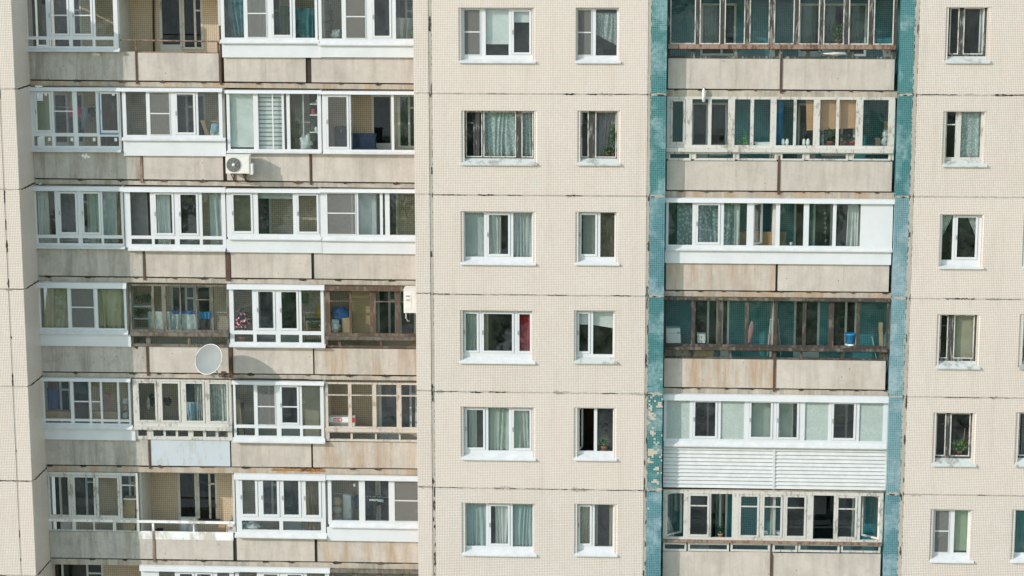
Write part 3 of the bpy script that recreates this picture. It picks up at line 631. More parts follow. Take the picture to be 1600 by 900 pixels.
# row 2
G('balcony_glazing', 47, 188.2, 138, 232.5, YU, [('s', 58, 77.5), ('f', 84.2, 113.6), ('f', 120.7, 150), ('s', 159, 183.3)], (143, 208), (213.2, 228.1), [(51.6, 79.7), (85, 114.2), (121.3, 150.8), (155.1, 184.2)], head=(136.8, 142), bars=[(84.2, 113.6, 174)], sill=(231, 237, 46.5, 190))
G('balcony_glazing', 191.2, 347.3, 139, 216, YU, [('f', 197.1, 228.6), ('n', 233.5, 266), ('s', 277, 302.4), ('f', 309.6, 341.9)], (143.9, 211.3), head=(138, 142.8), bars=[(233.5, 266, 177.5)], sill=(214.5, 219.5, 191, 353), apron=(219.5, 243.5, 193, 353))
G('balcony_glazing', 354.5, 501.9, 142, 236, YU, [('f', 359.2, 396), ('f', 403.6, 440.5), ('f', 444, 448), ('f', 453.1, 496.2)], (146.3, 233.3), head=(141.4, 145.8), vbars=[(426.3, 146, 233, 2)], sill=(235, 239, 355, 503))
G('balcony_glazing', 503.8, 658, 143.5, 237, YU, [('s', 513, 542), ('i', 548.2, 611.5, (0.0, -1, 0.0001)), ('f', 615.7, 655)], (148.3, 234.2), head=(143, 147.2), sill=(236.5, 240.5, 505, 658))
# row 3
G('balcony_glazing', 52.8, 193, 292.5, 384, YU, [('f', 57, 86.2), ('s', 95, 118.2), ('s', 131, 154.3), ('f', 160.5, 189)], (299, 367.3), (372.3, 380.3), [(58.3, 88), (91, 121), (127.4, 157.2), (160.8, 190.6)], head=(291.3, 297.8), sill=(383, 388, 54, 196))
G('balcony_glazing', 194.5, 352.3, 294, 387.5, YU-.004, [('f', 203.9, 235), ('s', 244.2, 269), ('s', 282.5, 307), ('f', 315.9, 346.1)], (300.6, 368.8), (373.7, 382.2), [(204, 236), (240.3, 272), (279.6, 311), (315.6, 347)], head=(293, 299.8), sill=(386, 391.8, 201, 353))
G('balcony_glazing', 354.2, 500, 296, 371, YU, [('s', 365.2, 392), ('f', 403.3, 457.9), ('s', 467, 495)], (301.6, 366), head=(295.5, 300.6), sill=(369, 374.3, 357, 503), apron=(374.3, 394.5, 354, 503))
G('balcony_glazing', 500.6, 658, 297, 373, YU, [('n', 510.6, 556.3), ('f', 559.9, 593.7), ('f', 598, 601.7), ('f', 608.8, 655)], (301.9, 367), head=(296, 300.6), bars=[(510.6, 556.3, 333.5)], vbars=[(550, 302, 367, 2)], sill=(371, 376.4, 504, 658), apron=(376.4, 396.3, 503.5, 658))
# row 4
G('balcony_glazing', 59.7, 197.7, 443, 517, YU, [('f', 63.5, 105.9), ('n', 110.8, 148), ('f', 152.8, 194)], (450.2, 512.8), head=(441.5, 449.8), bars=[(110.8, 148, 480.2)], sill=(515, 521.5, 59, 201), apron=(521.5, 540.6, 60.5, 204.5))
G('balcony_glazing', 202, 356.6, 445, 542, YU+.01, [('f', 205.7, 237.8), ('f', 241.2, 253), ('f', 259.5, 280.9), ('f', 282.8, 305.9), ('f', 307.8, 329.5), ('f', 333.3, 354.4)], (447.3, 515.5), (526.6, 537.8), [(206.6, 226.8), (233.6, 291.7), (296.4, 355)], mat='wood_grey', gl='glass_old', shelf=(518.6, 524.5, 203, 357.5, 'wood_grey'), bars=[(308, 329.5, 468)], label='weathered grey wooden balcony glazing')
G('balcony_glazing', 358.5, 506, 446, 537.5, YU, [('f', 365.1, 394.4), ('s', 404, 427), ('s', 440, 463.4), ('f', 471, 501.2)], (452.7, 517.3), (522.8, 535), [(365.3, 394.8), (400, 430), (437.4, 466.6), (471.5, 501.4)], head=(445.2, 452, 356, 508), sill=(537, 542.2, 359, 509))
G('balcony_glazing', 508, 658, 447.5, 543.6, YU+.01, [('f', 516, 545.7), ('f', 549.5, 578.4), ('f', 587.3, 618.7), ('f', 624.8, 655)], (455, 521), (533, 540.6), [(511.5, 527.4), (532, 592.6), (597, 655)], mat='wood_brown', gl='glass_old', bars=[(516, 545.7, 471.2), (549.5, 578.4, 471.2), (587.3, 618.7, 471.2), (624.8, 655, 471.2)], shelf=(525.5, 530.5, 507.5, 658, 'wood_grey'), head=(447.6, 454, 508, 658), label='brown wooden balcony glazing with dark uprights')
# row 5
G('balcony_glazing', 64.8, 204, 592, 664.5, YU, [('f', 69.6, 110.1), ('f', 115.1, 139.4), ('f', 142.5, 156.7), ('f', 159.9, 183.4), ('f', 186.6, 200.8)], (596.2, 655), (658.5, 661.5), [(69.8, 110), (115.2, 139.6), (142.8, 156.9), (160, 183.5), (186.8, 200.8)], head=(590.8, 595.4), bars=[(115, 139.4, 627.5), (142.5, 156.7, 627.5)], sill=(663, 669.3, 66, 208), apron=(669.3, 686.9, 67, 211.5))
G('balcony_glazing', 208, 361.4, 593.4, 687.4, YU+.006, [('s', 217.4, 242.4), ('s', 253.6, 279), ('s', 290.9, 316.8), ('s', 328, 353.8)], (596, 661.5), (672.6, 682.3), [(214.2, 227.8), (238, 253.9), (257.4, 273.1), (276.6, 292.5), (300.6, 316.1), (320.5, 335.7), (339.6, 354.7)], mat='oldpaint', gl='glass_single', shelf=(666.8, 671, 208.5, 362, 'oldpaint'), label='old white painted wooden balcony glazing')
G('balcony_glazing', 364.8, 505.8, 597, 686, YU, [('f', 368.3, 396.8), ('n', 401.6, 430.6), ('s', 440.6, 464.4), ('f', 471.8, 500.4)], (601.4, 664.6), (669.4, 681.4), [(368.6, 397.3), (402.6, 431.6), (438.8, 468), (472.5, 501.3)], head=(595.8, 600.6), bars=[(401.6, 430.6, 635.5), (440, 464.5, 635.5)], sill=(684, 691.3, 364, 508.5))
G('balcony_glazing', 508.9, 658, 598.4, 690, YU+.01, [('i', 512.6, 544, (0.0, -1, .0001)), ('i', 549.4, 581.8, (0.0, -1, .0001)), ('f', 588, 619.5), ('f', 627, 655)], (600.8, 667.3), (676.9, 686.8), [(513.9, 547.1), (550.3, 585.3), (588, 622.7), (625.3, 655)], mat='pinkpaint', gl='glass', bars=[(512.6, 544, 617.9), (549.4, 581.8, 617.9), (588, 619.5, 617.9), (627, 655, 617.9)], shelf=(669, 674, 508, 658, 'pinkpaint'), label='faded cream wooden balcony glazing with empty upper panes')
# row 6
G('balcony_glazing', 73.6, 216, 738.4, 830, YU+.01, [('s', 78.6, 107.4), ('s', 117.3, 146.8), ('s', 154.3, 184), ('f', 190.5, 212.6)], (742.9, 809.3), (816, 828.5), [(78.5, 111.4), (116.7, 144.1), (146.4, 174.7), (179.5, 212)], mat='oldpaint', gl='glass_single', bars=[(190.5, 212.6, 757.4), (193, 212.6, 779)], label='old flaking white wooden balcony glazing')
G('balcony_glazing', 368.5, 508.4, 742, 833.5, YU, [('s', 378.8, 399), ('s', 411.3, 433), ('s', 443.5, 466.6), ('s', 477.9, 498.2)], (747, 809), (814.2, 828.5), [(377, 435.6), (441.3, 500.8)], head=(741, 749), sill=(832, 840, 367.5, 511), sash_t=4.2)
G('balcony_glazing', 512.3, 658, 744, 820, YU-.004, [('f', 518, 560.9), ('f', 570.3, 607.4), ('n', 615.7, 655)], (750.8, 814.2), head=(743.4, 749.8), bars=[(615.7, 655, 781.6)], sill=(818, 824.4, 515, 658), apron=(824.4, 845.4, 511, 658), vbars=[(565.7, 750, 814, 2)])
# row 7, cut by the lower edge of the picture
G('balcony_glazing', 221.5, 366, 886, 962, YU, [('f', 249, 274), ('s', 282, 301), ('s', 309, 330), ('f', 340, 359)], (893.5, 958), head=(884.4, 892.2))
G('balcony_glazing', 368, 515, 888, 962, YU, [('f', 374, 402), ('s', 413, 434), ('s', 450, 471), ('f', 480, 508)], (894.5, 960), head=(887, 893.3))
G('balcony_glazing', 518, 658, 890, 965, YU+.01, [('f', 522, 551), ('f', 558, 588), ('f', 596, 624), ('f', 630, 655)], (895.5, 960), mat='wood_grey', gl='glass_old', head=(889.7, 894.5), label='grey wooden balcony glazing at the lower edge')

# rails of the two open balconies
def rail(p0, p1, Y, r, mat, name='rail'):
    return obj(name, MB().tube([at(*p0, Y), at(*p1, Y)], r, 8), mat, BUILD)
rail((188, 62.5), (345, 65), YL+.02, .022, 'rustpaint', 'handrail'); rail((213.5, 81.5), (341, 83), YL+.03, .02, 'rustpaint', 'handrail')
rail((212.6, 64), (213.2, 84), YL+.03, .02, 'rustpaint', 'rail_post'); rail((340.5, 65), (341, 86), YL+.03, .022, 'rust', 'rail_post'); rail((343.5, 40), (345.5, 128), YL-.01, .03, 'rust', 'drain_pipe')
obj('drain_pipe', MB().tube([at(239.5, -30, YLB-.08), at(240.3, 90, YLB-.08)], .028, 8), 'gap', BUILD)
def boxpx(name, x0, x1, y0, y1, Y, th, mat, parent=BUILD):
    ym = (y0+y1)/2; xm = (x0+x1)/2
    return obj(name, MB().box(at(x0, ym, Y).x, at(x1, ym, Y).x, Y, Y+th, at(xm, y1, Y).z, at(xm, y0, Y).z), mat, parent)
boxpx('handrail', 76, 366.5, 813, 816.8, YL-.03, .05, 'white_wash')
for x, w in ((239.2, 3.6), (302.6, 2.2)): boxpx('rail_post', x-w/2, x+w/2, 817, 834, YL+.005, .03, 'white_wash')
boxpx('whitewashed_rim', 216, 364.5, 830.8, 843.5, YL-.006, .02, 'white_wash')
boxpx('door_panel', 283, 308, 810, 836, YLB-.03, .03, 'white_wash'); boxpx('window_ledge', 310, 343, 811.5, 815, YLB-.10, .1, 'gap')
obj('drain_pipe', MB().tube([at(89, 880, YL+.5), at(89.5, 960, YL+.5)], .05, 10), 'gap', BUILD)

# ------------------------------------------------------------------ right balconies
RP = [((-19, -17), (-8, -6)), ((138.3, 141.2), (150.4, 153.8)), ((297, 299.4), (309, 311)), ((452.8, 456.3), (463.6, 467.5)), ((604.6, 609.2), (616.2, 620.2)), ((762.6, 765.5), (766, 769.5)), ((908, 911), (918, 921))]
YRB = YR+DEEP
def rz(pair, x, Y=YR):
    t = (x-1040)/350.0; return at(x, pair[0]+(pair[1]-pair[0])*t, Y).z
XR0, XR1 = XTL1+.004, XTR0-.004
RPAN = {1: [(1043.8, 1218.6, 'conc', 91.5), (1222.4, 1397.4, 'conc', 92)], 2: [(1041.8, 1214.7, 'conc', 251.5), (1219, 1393.6, 'conc', 252)], 3: [(1040.5, 1211.7, 'conc_rust', 405), (1215.4, 1389, 'conc', 406)],
        4: [(1037.5, 1208, 'conc_rust', 561), (1212, 1383.5, 'conc', 563)], 6: [(1035.6, 1203, 'conc', 862), (1207.5, 1375.5, 'conc', 865)], 0: [(1044, 1219, 'conc', -66), (1223, 1398, 'conc', -66)]}
RPOST = {1: (1219.2, 1222, 'rust'), 2: (1215.2, 1218.6, 'rust'), 3: (1211.9, 1215.2, 'gap'), 4: (1208.3, 1211.7, 'rust'), 6: (1203.4, 1207, 'rust')}
for r, (pb, sb) in enumerate(RP):
    za, zb_ = rz(pb, 1040), rz(pb, 1390); slope = (zb_-za)/(at(1390, 450, YR).x-at(1040, 450, YR).x); x40 = at(1040, 450, YR).x; ba = rz(sb, 1040); bb = rz(sb, 1390); sl2 = (bb-ba)/(at(1390, 450, YR).x-x40)
    zf = lambda x, z, s: z+s*(x-x40)
    obj('floor_slab', tilted_box(XR0, XR1, YR+.015, YRB+.2, zf(XR0, za, slope)-.035, zf(XR1, za, slope)-.035, zf(XR0, ba, sl2), zf(XR1, ba, sl2)), 'slab_rust' if r in (2, 3) else 'slab', BUILD)
    obj('gap_seal', tilted_box(XR0, XR1, YR+.05, YR+.09, zf(XR0, za, slope)+.02, zf(XR1, za, slope)+.02, zf(XR0, za, slope)-.034, zf(XR1, za, slope)-.034), 'gap', BUILD)
    for (p0, p1, mt, top) in RPAN.get(r, ()):
        y_m = (top+pb[0])/2; X0, X1 = at(p0, y_m, YR).x, at(p1, y_m, YR).x; tc = at((p0+p1)/2, top, YR).z
        obj('balcony_panel', tilted_box(X0, X1, YR, YR+.07, tc-slope*(X1-X0)/2, tc+slope*(X1-X0)/2, rz(pb, p0)+.004, rz(pb, p1)+.004), mt, BUILD)
    if r in RPOST:
        p0, p1, mt = RPOST[r]; X0, X1 = at(p0, pb[0]-20, YR).x, at(p1, pb[0]-20, YR).x; zz = rz(pb, p0)
        if mt == 'gap': obj('gap_seal', MB().box(X0-.01, X1+.01, YR+.03, YR+.06, zz, zz+.8), mt, BUILD)
        else: obj('steel_post', MB().box(X0, X1, YR-.02, YR+.055, zz-.1, zz+.98 if r in (1, 2, 4) else zz+.8), mt, BUILD)
    if r in (1, 2, 3, 4):
        for q in range(9):
            px_ = 1058+q*40+random.uniform(-9, 9); x = at(px_, pb[0], YR).x; z = rz(pb, px_)
            if x < XR1-.1: obj('anchor_hook', MB().ragged((x-random.uniform(.03, .1), z-.03), (x+random.uniform(.03, .08), z-.035), .02, .028, YR-.012, .05, .03, False, .7), random.choice(('tar', 'tar', 'rust')), BUILD)
        for q in range(4):
            p0 = random.uniform(1045, 1340); p1 = p0+random.uniform(15, 60); obj('tar_patch', MB().ragged((at(p0, pb[0], YR).x, rz(pb, p0)-.028), (at(p1, pb[0], YR).x, rz(pb, p1)-.028), .008, .012, YR+.004, .03, .05, False, .8), 'tar', BUILD)
BWR = {1: [(1094.6, 1150, 1), (1248, 1283, 2, 1), (1285, 1354, 1)], 2: [(1080, 1106, 2), (1108, 1136, 1), (1246, 1275, 2), (1284, 1336, 1)], 3: [(1085, 1105, 2), (1240, 1262, 1), (1270, 1300, 2), (1302, 1342, 1)], 4: [(1082, 1122, 1), (1126, 1139, 2), (1240, 1280, 2), (1296, 1338, 1)], 5: [(1084, 1120, 1), (1170, 1206, 1), (1216, 1246, 2), (1300, 1336, 1)], 6: [(1074, 1108, 2), (1108, 1136, 1), (1226, 1262, 2), (1266, 1334, 1)]}
for r in range(1, 7):
    fl = at(1215, (RP[r][0][0]+RP[r][0][1])/2, YR).z-.035; cl = at(1215, (RP[r-1][1][0]+RP[r-1][1][1])/2, YR).z
    holes = []
    for w in BWR[r]:
        y_m = (RP[r-1][1][0]+RP[r][0][0])/2-12; X0, X1 = at(w[0], y_m, YRB).x, at(w[1], y_m, YRB).x; top = cl-.28; bot = fl+.85 if w[2] == 1 else fl+.08
        holes.append((X0, X1, bot, top)); t = .06
        inner = [(X0+t, X1-t, (bot+.9 if w[2] == 2 else bot+t), top-t)]
        if w[2] == 1 and X1-X0 > .5: m_ = X0+(X1-X0)*.6; inner = [(X0+t, m_-.03, bot+t, top-t), (m_+.03, X1-t, bot+t, top-t)]
        fo = obj('balcony_window' if w[2] == 1 else 'balcony_door', MB().plate(X0, X1, bot, top, inner, YRB-.01, YRB+.05), 'white', BUILD)
        for h in inner: obj('pane', MB().box(h[0]-.003, h[1]+.003, YRB+.02, YRB+.026, h[2]-.003, h[3]+.003), 'glass_dark', fo)
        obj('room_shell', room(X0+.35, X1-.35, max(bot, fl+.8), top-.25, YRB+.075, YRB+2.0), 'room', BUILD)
    obj('balcony_wall', MB().plate(XR0-.05, XR1+.05, fl-.25, cl+.25, holes, YRB, YRB+.05), 'teal_back', BUILD)
    x = at(1209, RP[r][0][0]-60, YR).x; obj('partition', MB().box(x-.04, x+.04, YR+.11, YRB-.003, fl+.004, cl-.004), 'plaster', BUILD)
YV = YR-.035
G('balcony_glazing', 1043.6, 1402, -6, 91.5, YV+.02, [('f', a, b) for a, b in ((1048, 1086.5), (1094, 1125), (1133, 1163.6), (1172, 1202), (1210, 1240.6), (1248.6, 1280), (1287.4, 1318.6), (1326.8, 1357), (1366, 1396))], (-2, 68.5), (77.6, 88.3), [(1047, 1080.5), (1087, 1147.5), (1154, 1217), (1223.5, 1260.5), (1267, 1329.5), (1336.5, 1394)], mat='wood_peel', gl='glass_old', shelf=(69.2, 76.3, 1044.5, 1400.5, 'rustpaint'), label='peeling dark wooden glazing across the wide balcony')
G('balcony_glazing', 1042, 1398, 151.5, 249.5, YV+.02, [('s', 1051, 1067), ('f', 1081.4, 1106.3), ('f', 1111.6, 1137.4), ('f', 1148, 1172.4), ('f', 1177.7, 1203.7), ('f', 1213, 1239.9), ('f', 1244.3, 1271), ('f', 1281.1, 1306.5), ('f', 1311, 1337.3), ('f', 1348.3, 1388)], (155.5, 227.3), (240, 248), [(1046.2, 1077.9), (1087.1, 1146.3), (1154.6, 1211.5), (1222, 1255), (1264.4, 1323.4), (1333.2, 1390)], mat='oldpaint', gl='glass_single', shelf=(231.5, 237.6, 1041.5, 1396.5, 'oldpaint'), label='old white wooden glazing across the wide balcony')
G('balcony_glazing', 1040.5, 1394.8, 311, 388.5, YV, [('f', 1044.5, 1081.8), ('s', 1090.6, 1122), ('f', 1130.8, 1167), ('i', 1177.4, 1212, (math.radians(50), -1, .42)), ('f', 1218.6, 1255.5), ('f', 1263.9, 1301.2), ('f', 1306.5, 1344.4)], (317.8, 384), head=(310.6, 317), sill=(386.5, 392, 1040, 1394), apron=(392, 412.2, 1039, 1392.6), label='white plastic glazing across the wide balcony with a blank white end panel')
G('balcony_glazing', 1037.5, 1389.5, 465.5, 560.8, YV+.02, [('f', a, b) for a, b in ((1041, 1080.5), (1086.4, 1121.4), (1128, 1164), (1169.4, 1208.5), (1214.6, 1254), (1259.6, 1295), (1303, 1338.5), (1343.8, 1385.4))], (471, 539.3), (549, 559), [(1040, 1076), (1080, 1140.5), (1144, 1207), (1214, 1251), (1255, 1315), (1320, 1381)], mat='wood_dark', gl='glass_old', shelf=(542.5, 547, 1037.5, 1387, 'wood_dark'), head=(465.3, 469.2, 1037.5, 1390), label='dark wooden glazing with dusty panes across the wide balcony')
G('balcony_glazing', 1037, 1387.5, 620, 693.5, YV, [('f', 1041.4, 1077.5, 'frost'), ('s', 1086, 1117.6), ('f', 1126.2, 1162.8, 'frost'), ('s', 1173.7, 1204.2), ('s', 1216.6, 1245.4), ('f', 1257.7, 1294.4, 'frost'), ('s', 1302.6, 1334), ('f', 1342.6, 1380, 'frost')], (626.5, 687.6), head=(617.6, 626.6), sill=(691, 698.6, 1037, 1385), label='white plastic glazing with frosted panes above ribbed white siding')
# siding planks under it
zs0, zs1 = at(1210, 698.6, YR).z, at(1210, 763.6, YR).z; npl = 11; ph = (zs0-zs1)/npl
for (a, b_) in ((1036.4, 1207.4), (1210.9, 1383.6)):
    X0, X1 = at(a, 731, YR-.03).x, at(b_, 731, YR-.03).x; pl = None
    for k in range(npl):
        zt = zs0-k*ph; b = MB(); p = [(YR-.004, zt), (YR-.022, zt-.016), (YR-.058, zt-ph+.016), (YR-.052, zt-ph+.010), (YR-.004, zt-ph+.009), (YR, zt)]
        for x in (X0, X1): b.v += [(x, q[0], q[1]-.0035*(x-X0)/1.0*0) for q in p]
        n = len(p); b.f = [(i, (i+1) % n, n+(i+1) % n, n+i) for i in range(n)]+[tuple(reversed(range(n))), tuple(range(n, 2*n))]
        obj('siding_plank', b, 'pvc_b', BUILD)
obj('siding_backing', MB().box(XR0, XR1-.1, YR+.004, YR+.05, zs1, zs0-.01), 'gap', BUILD)
boxpx('corner_trim', 1207.3, 1211, 698.6, 764.5, YR-.06, .05, 'pvc_b'); boxpx('corner_trim', 1383, 1385, 698.8, 765, YR-.055, .05, 'pvc_b')
G('balcony_glazing', 1036, 1379.5, 768, 845, YV+.02, [('i', 1040.8, 1068, (math.radians(40), -1, .60)), ('s', 1078.5, 1105), ('i', 1110.5, 1143.8, (0.0, -1, .0001)), ('s', 1157.5, 1183), ('s', 1194, 1219.5), ('s', 1230, 1256.5), ('i', 1270.6, 1302.8, (0.0, -1, .0001)), ('s', 1309.5, 1336), ('i', 1344.5, 1374, (math.radians(40), 1, .60))], (773, 841.5), mat='oldpaint', gl='glass_single', shelf=(844.8, 848, 1035.5, 1379, 'rustpaint'), bars=[(1074.5, 1108, 792), (1154, 1186, 792), (1190.5, 1222.5, 792), (1226.5, 1259.5, 793), (1306, 1339, 793.5)], label='white wooden glazing with several casements swung open')
for (a, b_) in ((1036, 1072.5), (1075, 1139), (1141.5, 1203), (1207.5, 1246), (1247.5, 1312), (1314, 1376)):
    ym = 853.5; X0, X1 = at(a, ym, YR-.02).x, at(b_, ym, YR-.02).x; xm = (a+b_)/2; dy = (xm-1040)/340*3.2; Z0, Z1 = at(xm, 860.6+dy, YR-.02).z, at(xm, 847.6+dy, YR-.02).z; t = .055
    f = obj('vent_window', MB().plate(X0, X1, Z0, Z1, [(X0+t, X1-t, Z0+t, Z1-t)], YR-.02, YR+.03), 'oldpaint', BUILD); obj('pane', MB().box(X0+t-.003, X1-t+.003, YR+.005, YR+.011, Z0+t-.003, Z1-t+.003), 'glass_dark', f)
for (a, b_) in ((1044.5, 1079.6), (1085, 1148.3), (1152.6, 1213.6), (1220, 1257), (1262.4, 1325.4), (1331.2, 1392)):
    ym = 244.2; X0, X1 = at(a, ym, YR-.02).x, at(b_, ym, YR-.02).x; xm = (a+b_)/2; dy = 0; Z0, Z1 = at(xm, 250.8, YR-.03).z, at(xm, 237.9, YR-.03).z; t = .045
    f = obj('vent_window', MB().plate(X0, X1, Z0, Z1, [(X0+t, X1-t, Z0+t, Z1-t)], YR-.03, YR-.016), 'oldpaint', BUILD)

# ------------------------------------------------------------------ curtains, blinds and belongings (things of their own)
def sheet(name, label, cat, x0, x1, y0, y1, Y, mat, folds=6, amp=.03, group=None, left=None, right=None, bottom=None, parent=None, gather=0.0):
    """hanging cloth; left/right(v) and bottom(u) shape the outline (0..1), v runs downward"""
    ym = (y0+y1)/2; xm = (x0+x1)/2
    X0, X1, Z1, Z0 = at(x0, ym, Y).x, at(x1, ym, Y).x, at(xm, y0, Y).z, at(xm, y1, Y).z
    nu, nv = max(10, int(folds*8)), 10; b = MB(); ph = random.random()*6; ph2 = random.random()*6
    for side in (0, 1):
        for j in range(nv+1):
            v = j/nv; l = left(v) if left else 0; r = right(v) if right else 1
            for i in range(nu+1):
                u = i/nu; uw = u+.55/folds*noise.noise(Vector((u*folds*.45, ph, v*.6)))*1.6; uu = l+(r-l)*u; bt = bottom(u) if bottom else 1
                w = (math.sin(uw*folds*2*math.pi+ph+.5*math.sin(v*2+ph2))+.45*math.sin(uw*folds*4.7+ph2+v))*(.55+.9*abs(noise.noise(Vector((u*folds*.8, ph2, v*1.2)))))+1.2*noise.noise(Vector((u*2.2, v*1.5, ph)))
                b.v.append((X0+(X1-X0)*uu, Y+amp*w*(.55+.45*v)+side*.005, Z1+(Z0-Z1)*v*bt))
    n = (nu+1)*(nv+1)
    for j in range(nv):
        for i in range(nu):
            k = j*(nu+1)+i; b.f.append((k, k+1, k+nu+2, k+nu+1)); b.f.append((n+k, n+k+nu+1, n+k+nu+2, n+k+1))
    for i in range(nu):
        b.f.append((i, n+i, n+i+1, i+1)); k = nv*(nu+1)+i; b.f.append((k, k+1, n+k+1, n+k))
    o = obj(name, b, mat, parent, True)
    if label: tag(o, label, cat, group)
    return o
CURT, BLIND, PLANT, LAUN = 'curtains behind the glass', 'roller blinds behind the glass', 'potted plants', 'washing hung on the balconies'
M['c_white'] = cloth_mat('white_voile', (.82, .83, .81)); M['c_grey'] = cloth_mat('grey_blue_curtain', (.66, .70, .71)); M['c_teal'] = cloth_mat('teal_grey_curtain', (.52, .64, .64)); M['c_green'] = cloth_mat('grey_green_curtain', (.60, .66, .60))
M['c_lace'] = cloth_mat('lace', (.44, .52, .52), 'lace', (.78, .80, .79), .3, 22); M['c_dots'] = cloth_mat('leaf_print_voile', (.30, .44, .46), 'lace', (.60, .68, .66), .3, 11); M['c_lilac'] = cloth_mat('lilac_curtain', (.40, .33, .35), 'blotch', (.30, .30, .33), .25, 5)
M['c_red'] = cloth_mat('red_curtain', (.50, .025, .045)); M['c_beige'] = cloth_mat('beige_curtain', (.55, .49, .37)); M['c_khaki'] = cloth_mat('khaki_curtain', (.64, .585, .42), 'blotch', (.54, .50, .37), .25, 4); M['c_brown'] = cloth_mat('brown_curtain', (.36, .26, .15), 'stripe', (.22, .15, .09), .2, 7)
M['c_bottle'] = cloth_mat('bottle_green_curtain', (.05, .30, .27)); M['c_floral'] = cloth_mat('floral_voile', (.64, .67, .63), 'blotch', (.42, .46, .42), .3, 9); M['b_white'] = cloth_mat('white_blind', (.90, .91, .91), None, None, .1); M['b_beige'] = cloth_mat('beige_blind', (.43, .38, .28), None, None, .1); M['b_green'] = cloth_mat('pale_green_blind', (.50, .58, .40)); M['b_grey'] = cloth_mat('grey_blind', (.36, .37, .34)); M['bamboo'] = cloth_mat('bamboo_slats', (.70, .42, .25))
M['tarp'] = cloth_mat('teal_blanket', (.10, .26, .29), 'blotch', (.05, .17, .20), .1, 6); M['foil'] = cloth_mat('crinkled_film', (.62, .68, .70)); M['quilt'] = cloth_mat('pale_checked_blanket', (.62, .62, .56), 'check', (.36, .50, .54), .15, 9); M['paleblue'] = cloth_mat('pale_blue_cloth', (.34, .52, .62), 'blotch', (.55, .66, .70), .2, 7); M['cobalt'] = cloth_mat('cobalt_cloth', (.03, .14, .42)); M['azure'] = cloth_mat('azure_cloth', (.05, .30, .58)); M['pinkcloth'] = cloth_mat('pink_cloth', (.55, .32, .33)); M['poster'] = cloth_mat('pattern_print', (.45, .38, .35), 'blotch', (.30, .26, .24), 0, 16); M['mustard'] = plain('mustard_print', (.48, .34, .08))
def blind(label, x0, x1, y0, y1, Y, mat, tilt=0.0, group=BLIND, name='roller_blind', bar=True):
    t = thing(name, label, 'blind', group); ym = (y0+y1)/2; X0, X1 = at(x0, ym, Y).x, at(x1, ym, Y).x; Z1, Z0 = at((x0+x1)/2, y0, Y).z, at((x0+x1)/2, y1, Y).z
    b = tilted_box(X0, X1, Y, Y+.006, Z1, Z1, Z0+tilt/2, Z0-tilt/2); obj('fabric', b, mat, t)
    if bar: obj('bottom_bar', tilted_box(X0, X1, Y-.008, Y+.014, Z0+.03+tilt/2, Z0+.03-tilt/2, Z0+tilt/2, Z0-tilt/2), mat, t)
    obj('roller', MB().tube([(X0, Y+.02, Z1-.015), (X1, Y+.02, Z1-.015)], .02, 8), 'pvc_b', t); return t
YI = YC+.235  # behind the plain-wall windows
# centre column, wide windows
blind('tall white roller blind in the middle pane of the topmost wide window', 757, 796, 12, 69, YI, 'b_white'); blind('short white roller blind in the right pane of the topmost wide window', 801, 829, 12, 35, YI, 'b_white'); blind('grey blind behind the insect net of the topmost wide window', 731, 752, 22, 86, YI+.05, 'b_grey')
sheet('curtain', 'lace curtain in the wide old wooden window', 'curtain', 754, 806, 172, 246, YI, 'c_lace', 7, .035, CURT); sheet('curtain', 'narrow lace curtain in the right pane of the wide old wooden window', 'curtain', 814, 834, 172, 246, YI, 'c_lace', 3, .03, CURT)
sheet('curtain', 'plain grey blue curtain filling the left pane of the third wide window', 'curtain', 722, 757, 330, 404, YI, 'c_grey', 2, .02, CURT); sheet('curtain', 'pale curtain half across the middle pane of the third wide window', 'curtain', 761, 783, 330, 404, YI, 'c_white', 4, .035, CURT); sheet('curtain', 'grey blue curtain with pale folds in the right pane of the third wide window', 'curtain', 800, 833, 330, 404, YI, 'c_grey', 6, .04, CURT)
sheet('curtain', 'green grey curtain in the narrow left pane beside a dark pane', 'curtain', 726, 747, 485, 556, YI, 'c_green', 4, .04, CURT); sheet('curtain', 'pale curtain edge at the left of the large dark pane', 'curtain', 755, 763, 485, 556, YI, 'c_beige', 2, .03, CURT); sheet('curtain', 'red curtain in the right pane of a wide window', 'curtain', 809, 831, 485, 556, YI, 'c_red', 4, .04, CURT)
sheet('curtain', 'grey green curtain strip left of a dark gap in the fifth wide window', 'curtain', 732, 745, 636, 706, YI, 'c_green', 3, .035, CURT); sheet('curtain', 'grey green curtain filling the middle pane of the fifth wide window', 'curtain', 760, 798, 636, 706, YI, 'c_green', 6, .035, CURT); sheet('curtain', 'pale grey green curtain in the right pane of the fifth wide window', 'curtain', 800, 830, 636, 706, YI, 'c_green', 4, .04, CURT)
sheet('curtain', 'teal grey curtain in the left pane of the lowest wide window', 'curtain', 725, 761, 786, 857, YI, 'c_teal', 5, .035, CURT); sheet('curtain', 'pale curtain beside a dark slit in the middle pane of the lowest wide window', 'curtain', 774, 796, 786, 857, YI, 'c_white', 4, .04, CURT); sheet('curtain', 'teal grey curtain in the right pane of the lowest wide window', 'curtain', 799, 834, 786, 857, YI, 'c_teal', 6, .04, CURT)
